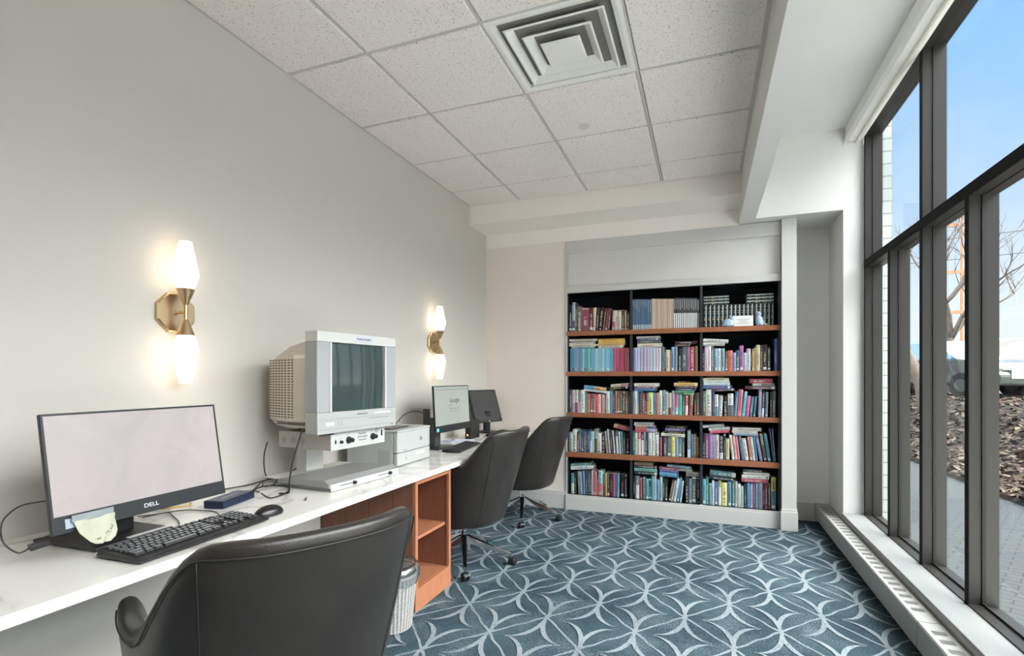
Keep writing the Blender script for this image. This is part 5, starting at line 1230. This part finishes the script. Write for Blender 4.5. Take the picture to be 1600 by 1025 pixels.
BX(-.17, -.10, -.2385, -.236, .335, .352).build('side_label', mat('pale_sticker2', (.72, .68, .58), .5), tv)
f = MB(); f.box(.0005, .0014, -.215, -.165, .035, .050); f.box(.0005, .0014, -.005+.10, .215, .073, .081); f.build('panel_labels', mat('pale_label', (.55, .55, .54), .4), tv)
f = MB(); f.tube([(.0008, -.118, .034), (.0008, -.118, .050)], .001, 4)
for k in range(16): a = 2*PI*k/16; f.tube([(.0012, -.13+.011*math.cos(a), .042+.011*math.sin(a)), (.0012, -.13+.011*math.cos(a+.4), .042+.011*math.sin(a+.4))], .0007, 4)
f.build('power_button', mat('button_grey', (.35, .35, .35), .4), tv)
f = MB()
for k in range(9): f.box(.0004, .0010, .06+.016*k, .070+.016*k, .052, .0545)
for k in range(10): f.box(.0004, .0010, -.02+.007*k, -.016+.007*k, .074, .081)
f.box(-.0002, .0009, -.255, .255, .0625, .0632); f.box(-.0002, .0009, -.255, .255, .018, .0188)
f.build('front_marks', mat('mark_grey', (.12, .12, .13), .5), tv)
BX(.0004, .0010, -.030, .085, .418, .447).build('name_label', mat('bluish_label', (.46, .48, .54), .4), tv)
text('Reading Magnifier', .0135, mat('label_ink', (.05, .05, .09), .5), tv, (.0014, .026, .433), FX, name='name_lettering')
f = MB(); f.box(-.02, -.004, -.235, -.19, -.006, 0); f.box(-.01, .0, -.185, -.165, -.006, 0); f.box(-.010, .0008, .22, .238, .010, .0135); f.build('front_catch', BLACK, tv)

mg = empty('video_magnifier', (-1.527, 2.060, .727), R(-4)); tag(mg, 'grey reading magnifier stand with knob panel and sliding table under the television', 'magnifier')
PANEL = mat('panel_white', (.46, .47, .46), .4)
f = MB(); f.prism([(-.37, .175), (-.045, .175), (-.045, .250), (-.055, .2535), (-.37, .2535)], -.188, .188, 'y'); f.build('camera_box', mat('box_grey', (.34, .31, .29), .45), mg, bevel=.002)
pf = BX(-.045, -.043, -.188, .188, .174, .252).build('control_panel', PANEL, mg)
for y, r_, d_ in ((-.075, .015, .020), (-.050+.02, .0, 0), (.095, .015, .018)):
    if not r_: continue
    f = MB(); Mx = Matrix.Translation((-.043, y, .213)) @ Matrix.Rotation(PI/2, 4, 'Y')
    f.lathe([(r_+.002, 0), (r_+.001, .007), (r_*.72, .008), (r_*.70, .008+d_), (r_*.6, .010+d_)], 20, M=Mx); f.build('knob', mat('knob_black', (.02, .021, .023), .35), pf, auto=30)
f = MB(); f.lathe([(.008, 0), (.008, .008), (.004, .014)], 14, M=Matrix.Translation((-.043, -.125, .208)) @ Matrix.Rotation(PI/2, 4, 'Y')); f.build('knob', mat('knob_black', (0, 0, 0)), pf)
f = MB(); f.box(-.043, -.040, -.163, -.156, .203, .220); f.box(-.043, -.040, .160, .168, .210, .238); f.build('switch', BLACK, pf)
text('MagniSight', .0135, mat('panel_ink', (.08, .08, .10), .5), pf, (-.0426, .020, .236), FX)
text('EXPLORER', .0150, mat('panel_ink', (0, 0, 0)), pf, (-.0426, .022, .219), FX)
text('Reading Panel', .0100, mat('panel_ink', (0, 0, 0)), pf, (-.0426, .022, .205), FX)
f = MB()
for y, z, a in ((-.16, .225, .005), (-.125, .226, .014), (-.125, .188, .014), (-.075, .236, .006), (.022, .192, .006), (.095, .237, .009), (.13, .222, .007), (.135, .190, .009)): f.box(-.043, -.0425, y-a, y+a, z-.0015, z+.0015)
f.box(-.043, -.0427, .112, .139, .226, .2515)
f.build('panel_print', mat('print_grey', (.3, .31, .32), .5), pf)
for k in range(3):
    f = MB(); cx = -.335+.058*k; cz = .2125
    for i in range(-4, 5):
        for j in range(-4, 5):
            if abs(i)+abs(j) <= 5 and (i+j) % 2 == 0: f.box(cx+i*.0042-.0014, cx+i*.0042+.0014, -.1886, -.1878, cz+j*.0042-.0014, cz+j*.0042+.0014)
    f.build('speaker_holes', mat('hole_dark', (.09, .08, .07), .8), mg)
BX(-.405, -.335, -.052, .060, .012, .176).build('column', mat('column_grey', (.55, .55, .53), .4), mg, bevel=.002)
BX(-.385, .0, -.225, .235, .001, .012).build('base_plate', SILV, mg, bevel=.002)
f = MB(); f.prism([(-.315, .018), (-.315, .040), (-.030, .052), (.0, .034), (.0, .018)], -.243, .243, 'y'); f.build('reading_table', mat('table_grey', (.30, .30, .30), .4, metal=.3), mg, bevel=.0015)
BX(-.40, -.30, -.243, .243, .036, .0405).build('rear_flap', mat('flap_white', (.60, .59, .56), .4), mg)
BX(.0002, .003, -.235, .245, .003, .033).build('front_rail', PANEL, mg, bevel=.001)
for y in (-.09, .17):
    f = MB(); f.lathe([(.0085, 0), (.0085, .012), (.006, .015)], 14, M=Matrix.Translation((.003, y, .020)) @ Matrix.Rotation(PI/2, 4, 'Y')); f.build('slide_knob', BLACK, mg)
    BX(.0030, .0036, y-.09, y-.01, .019, .022).build('slide_slot', DARKV, mg)

# ================================================================ PRINTER
pr = empty('printer', (-1.626, 2.658, .727), R(1.5)); tag(pr, 'white laser printer on the worktop right of the television', 'printer')
PWH = mat('printer_white', (.40, .41, .41), .38)
PGR = mat('printer_grey', (.40, .42, .415), .45)
BX(-.340, -.030, -.190, .190, .003, .196).build('body', PGR, pr, bevel=.006)
f = MB(); f.box(-.030, 0, -.190, .190, .078, .194); f.build('front_cover', PWH, pr, bevel=.006)
f = MB(); f.box(-.030, 0, -.190, .190, .004, .0755); f.build('paper_tray', PWH, pr, bevel=.006)
f = MB(); f.box(-.345, .003, -.193, .193, .194, .206); f.build('top_cover', PWH, pr, bevel=.004)
f = MB(); f.box(-.24, -.06, -.11, .10, .2062, .2075); f.build('output_well', mat('well_grey', (.14, .14, .14), .5), pr)
f = MB(); f.box(.0, .0012, .005, .115, .045, .060); f.build('tray_handle', mat('handle_grey', (.55, .56, .57), .4), pr, bevel=.0005)
f = MB()
for k in range(9): f.box(-.125+.0085*k, -.121+.0085*k, -.1906, -.1898, .012, .092)
f.build('side_vents', mat('vent_grey', (.30, .31, .31), .6), pr)
f = MB()
for k in range(24):
    a = 2*PI*k/24; b2 = 2*PI*(k+1)/24; f.tube([(.0006, .075+.0125*math.cos(a), .137+.0125*math.sin(a)), (.0006, .075+.0125*math.cos(b2), .137+.0125*math.sin(b2))], .0011, 5)
f.build('logo_ring', DGREY, pr)
text('hp', .0165, DGREY, pr, (.0006, .075, .138), FX, name='logo')
text('LaserJet Pro', .0085, mat('print_grey', (0, 0, 0)), pr, (.0006, -.105, .092), FX, name='model_name')
BX(.0, .0010, -.098, -.094, .030, .046).build('tray_mark', DGREY, pr)
BX(-.30, -.24, -.20+.012, -.13, .003, .010).build('foot', DARKV, pr) if False else None
o = BX(-.085, .055, -.105, .105, 0, .006).build('clipboard', mat('dark_clip', (.055, .05, .05), .4), loc=(-1.745, 2.60, .9350), rot=(0, 0, R(4)), bevel=.002); tag(o, 'dark flat folder lying on top of the white printer', 'folder')
f = MB(); f.box(-.05, .05, -.06, .06, 0, .002); f.box(-.04, .045, -.05, .07, .002, .0045)
o = f.build('loose_paper', mat('orange_white_paper', (.72, .62, .50), .6), loc=(-1.895, 2.60, .941), rot=(0, R(-6), R(20))); tag(o, 'small loose papers lying at the back of the printer top', 'paper')

# papers beside second monitor
o = BX(-.09, .09, -.12, .12, 0, .0012).build('loose_paper', mat('bluish_paper', (.55, .60, .70), .6), loc=(-1.80, 3.67, .7275), rot=(0, 0, R(25))); tag(o, 'bluish sheet of paper on the worktop between the second monitor and mini computer', 'paper')

# ================================================================ CHAIRS
LEA = mat('grey_brown_leather', (.023, .0195, .0175), .33, var=.22, vs=7, bump=.25, bs=260)
PIP = mat('leather_seam', (.022, .019, .018), .5)
WH = mat('caster_black', (.012, .013, .014), .4); TEALW = mat('caster_reflection', (.05, .22, .24), .3, metal=.5)  # teal reflection on the black casters put into the second colour
def ss(a, b, x): x = max(0, min(1, (x-a)/(b-a))); return x*x*(3-2*x)
def outer(phi, z, off=0):
    a = .283+.076*(z-.30)/.60-off; b = .258+.185*(z-.30)/.60-off
    p = abs(phi); sg = 1 if phi >= 0 else -1
    if p <= 90:
        s, c = math.sin(R(p)), math.cos(R(p)); return (sg*a*s**.78, b*c**.86-.0)
    t = (p-90)/30.0
    return (sg*(a-.018*t*t), -t*(.235+.03*(z-.3)))
def rimz(phi):
    p = abs(phi); return .912-.235*ss(36, 76, p)-.03*ss(80, 120, p)
PH = [-120, -116, -108, -98, -90, -80, -70, -60, -50, -40, -30, -20, -10, 0, 10, 20, 30, 40, 50, 60, 70, 80, 90, 98, 108, 116, 120]
def make_chair():
    t = empty('office_chair')
    f = MB(); rings = []
    for ph in PH:
        zr = rimz(ph); zb = .30+.03*ss(90, 120, abs(ph)); ring_ = []
        end = .012 if abs(ph) == 120 else 0
        for k in range(8):
            z = zb+(zr-.022-zb)*k/7; x, y = outer(ph, z, end); 
            bulge = .006*math.sin(PI*k/7); ring_.append((x*(1+bulge), y*(1+bulge), z))
        x, y = outer(ph, zr, .008+end); ring_.append((x, y, zr-.006))
        x, y = outer(ph, zr, .026+end*.5); ring_.append((x, y, zr))
        x, y = outer(ph, zr, .046); ring_.append((x, y, zr-.008))
        for k in range(5):
            z = zr-.03+(.42-zr+.03)*k/4; x, y = outer(ph, z, .056+.012*math.sin(PI*k/4)); ring_.append((x, y, z))
        x, y = outer(ph, zb, .05); ring_.append((x, y, zb+.004))
        x, y = outer(ph, zb, .014); ring_.append((x, y, zb-.008))
        rings.append(ring_)
    f.loft(rings, caps=True); sh = f.build('backrest', LEA, t, smooth=True, subsurf=1)
    # seams and rim piping
    f = MB()
    f.tube([(*outer(ph, rimz(ph)-.033, -.0015-.006*.0), rimz(ph)-.033) for ph in PH[1:-1]], .0019, 6, smooth=3)
    f.build('piping', PIP, sh, smooth=True)
    for ph in (-38, 38):
        f = MB()
        pts = []
        for k in range(14):
            z = .302+(rimz(ph)-.036-.302)*k/13; x, y = outer(ph, z, 0); b_ = 1+.006*math.sin(PI*k/13); pts.append((x*b_, y*b_-.0010, z))
        f.tube(pts, .0011, 5)
        f.build('seam', PIP, sh, smooth=True)
    f = MB()
    def so(s, z): return [(s*outer(p_, .45, .06)[0], s*outer(p_, .45, .06)[1]-(0.02 if abs(p_) > 90 else 0), z) for p_ in PH]
    f.loft([so(.90, .36), so(1.0, .375), so(1.01, .44), so(.97, .475), so(.80, .492), so(.40, .498)]); f.build('seat', LEA, t, smooth=True, subsurf=1)
    f = MB(); f.loft([[(s*outer(p_, .30, .02)[0], s*outer(p_, .30, .02)[1], z) for p_ in PH] for s, z in ((.55, .284), (.95, .296), (.96, .31))]); f.build('seat_pan', PIP, t)
    f = MB(); f.lathe([(.020, .24), (.020, .29)], 20); f.lathe([(.028, .262), (.060, .288), (.060, .292)], 20); f.build('tilt_housing', BLACK, t)
    f = MB(); f.lathe([(.0255, .085), (.0265, .12), (.0265, .20), (.021, .205), (.019, .245)], 24); f.build('column', CHROME, t, auto=40)
    bs = empty('star_base'); bs.parent = t
    for k in range(5):
        a = 2*PI*k/5; M = Matrix.Rotation(a, 4, 'Z')
        f = MB(); rs = []
        for s_ in range(7):
            u = s_/6; x = .018+.305*u; zt = .190-.108*u**.9; hh = .052*(1-u)+.020*u; wd = .022*(1-u)+.0125*u
            rs.append([(x, -wd, zt-hh), (x, -wd*.8, zt-.004), (x, -wd*.3, zt), (x, wd*.3, zt), (x, wd*.8, zt-.004), (x, wd, zt-hh), (x, wd*.5, zt-hh-.003), (x, -wd*.5, zt-hh-.003)])
        f.loft(rs); lg = f.build('base_leg', CHROME, t, auto=35, rot=(0, 0, a))
        c = empty('caster', (.315, 0, 0)); 
        f = MB(); f.lathe([(.0065, .050), (.0065, .082)], 12, c=(.315, 0, 0)); f.build('caster_stem', CHROME, lg)
        f = MB(); my = Matrix.Translation((.332, 0, .0275)) @ Matrix.Rotation(R(25+50*k), 4, 'Z') @ Matrix.Rotation(PI/2, 4, 'X')
        f.lathe([(.010, -.024), (.024, -.022), (.0270, -.018), (.0270, -.006), (.020, -.004), (.020, .004), (.0270, .006), (.0270, .018), (.024, .022), (.010, .024)], 20, M=my)
        f.build('caster', WH, lg, auto=40)
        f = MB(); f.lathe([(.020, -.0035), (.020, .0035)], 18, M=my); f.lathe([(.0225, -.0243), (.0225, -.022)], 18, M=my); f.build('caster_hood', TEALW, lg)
        bpy.data.objects.remove(c)
    bpy.data.objects.remove(bs)
    return t
def place(t, x, y, az_back, star, label, dz=0):
    """az_back: compass angle the back faces; star: compass angle of one leg"""
    t.location = (x, y, 0); t.rotation_euler = (0, 0, R(az_back-90))
    for c in t.children:
        if c.name.startswith('base_leg'):
            c.rotation_euler.z += R(star-(az_back-90))
    tag(t, label, 'chair', 'grey leather office chairs at the worktop')
c1 = make_chair(); c2 = copy_tree(c1); c3 = copy_tree(c1)
place(c1, -1.137, 1.088, -26, 20, 'grey leather swivel chair nearest the camera, in front of the large monitor')
place(c2, -1.515, 3.10, -4, -62.5, 'grey leather swivel chair tucked in at the search page monitor, beside the wooden cabinet')
place(c3, -1.510, 4.26, -6, -72, 'farthest grey leather swivel chair, next to the bookcase')

# ================================================================ OUTSIDE
def ground_mat():
    m = bpy.data.materials.new('leaf_mulch'); m.use_nodes = True; t = m.node_tree; b = t.nodes['Principled BSDF']; b.inputs['Roughness'].default_value = .95
    tc = nd(t, 'ShaderNodeTexCoord'); mp = nd(t, 'ShaderNodeMapping'); mp.inputs['Scale'].default_value = (1, .5, 1); t.links.new(tc.outputs['Object'], mp.inputs[0])
    n = nd(t, 'ShaderNodeTexNoise', i_Scale=6.0, i_Detail=10.0, i_Roughness=.8); t.links.new(mp.outputs[0], n.inputs['Vector'])
    r = nd(t, 'ShaderNodeValToRGB'); t.links.new(n.outputs['Fac'], r.inputs[0]); e = r.color_ramp.elements
    e[0].position = .36; e[0].color = (.015, .010, .008, 1); e[1].position = .70; e[1].color = (.15, .11, .08, 1); q = e.new(.56); q.color = (.022, .014, .010, 1)
    t.links.new(r.outputs[0], b.inputs['Base Color'])
    bp = nd(t, 'ShaderNodeBump', i_Strength=1.0, i_Distance=.06); t.links.new(n.outputs['Fac'], bp.inputs['Height']); t.links.new(bp.outputs[0], b.inputs['Normal'])
    return m
def paver_mat():
    m = bpy.data.materials.new('concrete_paver'); m.use_nodes = True; t = m.node_tree; b = t.nodes['Principled BSDF']; b.inputs['Roughness'].default_value = .8
    tc = nd(t, 'ShaderNodeTexCoord'); mp = nd(t, 'ShaderNodeMapping'); mp.inputs['Rotation'].default_value = (0, 0, R(28)); t.links.new(tc.outputs['Object'], mp.inputs[0])
    k = nd(t, 'ShaderNodeTexBrick', i_Scale=3.2, i_Mortar_Size=.016); k.inputs['Color1'].default_value = (.040, .046, .048, 1); k.inputs['Color2'].default_value = (.038, .042, .044, 1); k.inputs['Mortar'].default_value = (.010, .010, .010, 1)
    t.links.new(mp.outputs[0], k.inputs['Vector']); t.links.new(k.outputs['Color'], b.inputs['Base Color']); return m
o = struct('path_paving', BX(1.24, 3.1, 3.1, 30, -.14, -.08), paver_mat())
struct('ground_bounce_slab', BX(1.24, 9.0, -9, 3.1, -.14, -.08), mat('bounce_slab_pale', (.80, .79, .76), .85, var=.06, vs=2))  # unseen pale slab, added to bounce daylight up to the ceiling
f = MB(); prof = [(3.0, -.12), (3.05, -.05), (3.8, .10), (4.7, .44), (5.4, .67), (6.2, .70), (9.0, .69), (12, .69), (16, .69)]; gr = random.Random(8)
ny = 60; vs = []; fs = []
for j in range(ny):
    y = 3.1+47*j/(ny-1)
    for x, z in prof: vs.append((x, y, z+(.03*gr.random()-.02 if 3.1 < x < 9 else 0)))
n = len(prof)
for j in range(ny-1):
    for i in range(n-1): a = j*n+i; fs.append((a, a+1, a+n+1, a+n))
f.add(vs, fs); o = struct('ground_bank', f, ground_mat(), smooth=True)
o = struct('ground_street', BX(9, 80, -10, 120, .40, .70), mat('pale_asphalt', (.17, .145, .12), .9, var=.1, vs=3))
lf = MB(); lr = random.Random(21); LC = [(.050, .030, .016), (.085, .055, .030), (.030, .017, .009), (.13, .095, .06), (.045, .020, .009)]
def bank_z(x):
    for (xa, za), (xb, zb) in zip(prof, prof[1:]):
        if xa <= x <= xb: return za+(zb-za)*(x-xa)/(xb-xa)
    return .7
for k in range(5200):
    y = 5.5+15*lr.random()**1.3; x = y*lr.uniform(.28, .50)
    if x < 3.05 or x > 9: x = 3.05+abs(lr.gauss(0, .6))
    z = bank_z(x)+.035; a = lr.uniform(0, 2*PI); r_ = lr.uniform(.02, .06)*(1+y*.03); t1, t2 = lr.uniform(-.6, .6), lr.uniform(-.6, .6)
    c_, s_ = math.cos(a), math.sin(a)
    P4 = [(r_, 0), (0, r_*.5), (-r_, 0), (0, -r_*.5)]
    lf.add([(x+c_*p-s_*q_, y+s_*p+c_*q_, z+p*t1+q_*t2) for p, q_ in P4], [(0, 1, 3), (1, 2, 3)], 0, LC[k % 5])
o = lf.build('leaf_litter', attr_mat('dry_leaf', .9)); tag(o, 'dry brown leaves scattered over the bank outside the windows', 'leaves', kind='stuff')
# painted brick wall end of the neighbouring wing
def brick():
    m = bpy.data.materials.new('white_brick'); m.use_nodes = True; t = m.node_tree; b = t.nodes['Principled BSDF']; b.inputs['Roughness'].default_value = .7
    tc = nd(t, 'ShaderNodeTexCoord'); mp = nd(t, 'ShaderNodeMapping'); mp.inputs['Rotation'].default_value = (PI/2, 0, 0); t.links.new(tc.outputs['Object'], mp.inputs[0])
    k = nd(t, 'ShaderNodeTexBrick', i_Scale=2.6, i_Mortar_Size=.012); k.inputs['Color1'].default_value = (.33, .35, .34, 1); k.inputs['Color2'].default_value = (.30, .32, .31, 1); k.inputs['Mortar'].default_value = (.14, .15, .15, 1)
    t.links.new(mp.outputs[0], k.inputs['Vector']); t.links.new(k.outputs['Color'], b.inputs['Base Color']); return m
struct('wall_exterior', BX(1.242, 1.345, 4.72, 5.3, -.14, 3.9), brick())
# bare tree
BARK = mat('pale_bark', (.16, .13, .11), .9, var=.25, vs=12)
def tree(x, y, z, h, label, seed, lean=.0):
    rd = random.Random(seed); f = MB()
    def br(p, d, L, r, dep):
        n = 5; pts = [p]; q = Vector(p)
        for k in range(n):
            d = (d+Vector((rd.uniform(-.2, .2), rd.uniform(-.2, .2), rd.uniform(-.05, .16)))).normalized(); q = q+d*L/n; pts.append(tuple(q))
        f.tube(pts, [r*(1-.5*k/n) for k in range(n+1)], 6 if dep < 3 else 4)
        if dep < 5:
            for k in range(3 if dep < 4 else 2):
                e_ = Vector(pts[rd.choice([2, 3, 4, 5])]); a = rd.uniform(0, 2*PI); nd_ = (d+Vector((math.cos(a), math.sin(a), .25))*rd.uniform(.55, 1.0)).normalized()
                br(tuple(e_), nd_, L*rd.uniform(.55, .75), r*.5, dep+1)
    br((x, y, z), Vector((lean, 0, 1)), h*.36, h*.020, 0)
    o = f.build('bare_tree', BARK, smooth=True); tag(o, label, 'tree', None)
tree(4.85, 14.4, .1, 8.0, 'bare grey tree on the bank seen through the left lower window panes', 3, -.1)
tree(8.0, 22.0, .6, 9.0, 'bare tree farther off across the bank beside the utility pole', 12, .1)
# utility pole
pp = empty('utility_pole', (9.05, 24.05, .6)); tag(pp, 'orange-brown utility pole with cross arms beyond the bank', 'pole')
PO = mat('sunlit_pole_wood', (.50, .24, .13), .8, var=.2, vs=4)
f = MB(); f.lathe([(.055, 0), (.04, 7.6)], 12); f.build('post', PO, pp)
for z in (3.1, 4.62, 6.4):
    BX(-.75, .75, -.05, .03, z-.06, z+.06).build('cross_arm', PO, pp)
# street wires
for k, (z, dz) in enumerate(((7.0, .3), (6.2, .2))):
    f = MB(); f.tube([(9.05-14+28*i/10, 24.05+3-6*i/10, z-.5*math.sin(PI*i/10)) for i in range(11)], .012, 5); o = f.build('overhead_wire', BLACK); tag(o, ['upper overhead wire crossing the sky by the utility pole', 'lower overhead wire crossing the sky by the utility pole'][k], 'wire')
# parked car
def car(x, y, rz, label):
    t = empty('parked_car', (x, y, .70), rz); tag(t, label, 'car')
    f = MB(); side = [(-2.2, .35), (-2.25, .75), (-2.1, .95), (-1.2, 1.02), (1.3, 1.02), (2.1, .92), (2.3, .6), (2.25, .32)]
    f.loft([[(p[0], s*.86, p[1]) for p in side] for s in (-1, 1)]); f.build('body', mat('dark_car_paint', (.06, .075, .07), .25, coat=.6), t, bevel=.06)
    cab = [(-1.75, 1.0), (-1.25, 1.52), (.45, 1.56), (1.25, 1.02)]
    f = MB(); f.loft([[(p[0], s*(.80 if p[1] < 1.1 else .66), p[1]) for p in cab] for s in (-1, 1)]); f.build('glasshouse', mat('car_glass_sky_tint', (.25, .38, .50), .08, spec=.8), t, bevel=.04)  # blue of the reflected sky put into the glass colour
    for cx in (-1.4, 1.4):
        for s in (-1, 1):
            f = MB(); f.lathe([(.32, -.1), (.33, -.08), (.33, .08), (.32, .1)], 20, M=Matrix.Translation((cx, s*.80, .325)) @ Matrix.Rotation(PI/2, 4, 'X')); wl = f.build('wheel', mat('tyre', (.015, .015, .015), .8), t)
            f = MB(); f.lathe([(.17, -.105), (.17, .105)], 16, M=Matrix.Translation((cx, s*.80, .325)) @ Matrix.Rotation(PI/2, 4, 'X')); f.build('rim', mat('wheel_alloy', (.10, .10, .105), .5), wl)
    f = MB(); f.box(2.27, 2.30, -.5, .5, .5, .75); f.build('grille', mat('grille_light', (.5, .5, .5), .3, metal=.6), t)
    for s in (-1, 1): BX(2.24, 2.29, s*.55-.13, s*.55+.13, .72, .84).build('headlight', mat('lamp_clear', (.8, .8, .78), .2), t)
car(6.35, 18.4, R(-60), 'dark parked car with sky reflected in its glass behind the bank')
# white van further off
t = empty('white_van', (13.3, 27.0, .70), R(-28)); tag(t, 'white van with side windows parked beyond the bank at the right', 'van')
f = MB(); f.prism([(-2.9, .35), (-2.95, 1.9), (-2.6, 2.15), (1.9, 2.1), (2.5, 1.35), (3.0, 1.15), (3.05, .35)], -1.0, 1.0, 'y'); f.build('body', mat('white_van_paint', (.50, .50, .49), .3), t, bevel=.05)
for a, b in ((-2.5, -1.2), (-1.0, .3), (.5, 1.7)): BX(a, b, -1.01, -.99, .78, 1.15).build('window', mat('van_glass', (.22, .33, .33), .15), t)
for cx in (-1.9, 1.9):
    f = MB(); f.lathe([(.35, -.1), (.35, .1)], 20, M=Matrix.Translation((cx, -.92, .35)) @ Matrix.Rotation(PI/2, 4, 'X')); f.build('wheel', mat('tyre', (0, 0, 0)), t)
# buildings
t = empty('beige_building', (28, 55, .6), R(-30)); tag(t, 'long low beige building with a flat roof on the horizon', 'building')
BX(-16, 16, -6, 6, 0, 2.35).build('wall', mat('beige_stucco', (.26, .225, .17), .85), t); BX(-16.3, 16.3, -6.3, 6.3, 2.35, 2.6).build('roof', mat('roof_edge', (.32, .27, .21), .8), t)
for k in range(8): BX(-14+3.8*k, -12.2+3.8*k, -6.02, -5.98, .9, 1.8).build('window', mat('dark_window', (.08, .1, .11), .2), t)
t = empty('brick_building', (27.5, 76, .6), R(-20)); tag(t, 'low orange brick building far behind the utility pole', 'building')
BX(-7, 5.2, -4, 4, 0, 3.1).build('wall', mat('orange_brick', (.34, .17, .11), .85), t)
for k in range(6): BX(-5.6+2*k, -4.8+2*k, -4.02, -3.98, 1.6, 2.5).build('window', mat('dark_window', (0, 0, 0)), t)
BX(-7.2, 5.4, -4.2, 4.2, 3.1, 3.3).build('roof', mat('roof_edge', (0, 0, 0)), t)

for o in list(bpy.data.objects):
    g = {'monitor': 'computer monitors on the worktop', 'keyboard': 'computer keyboards on the worktop', 'tree': 'bare trees outside the windows', 'building': 'low buildings on the horizon', 'wire': 'overhead wires outside the windows', 'cable': 'cables on the worktop'}.get(o.get('category'))
    if g and o.parent is None: o['group'] = g
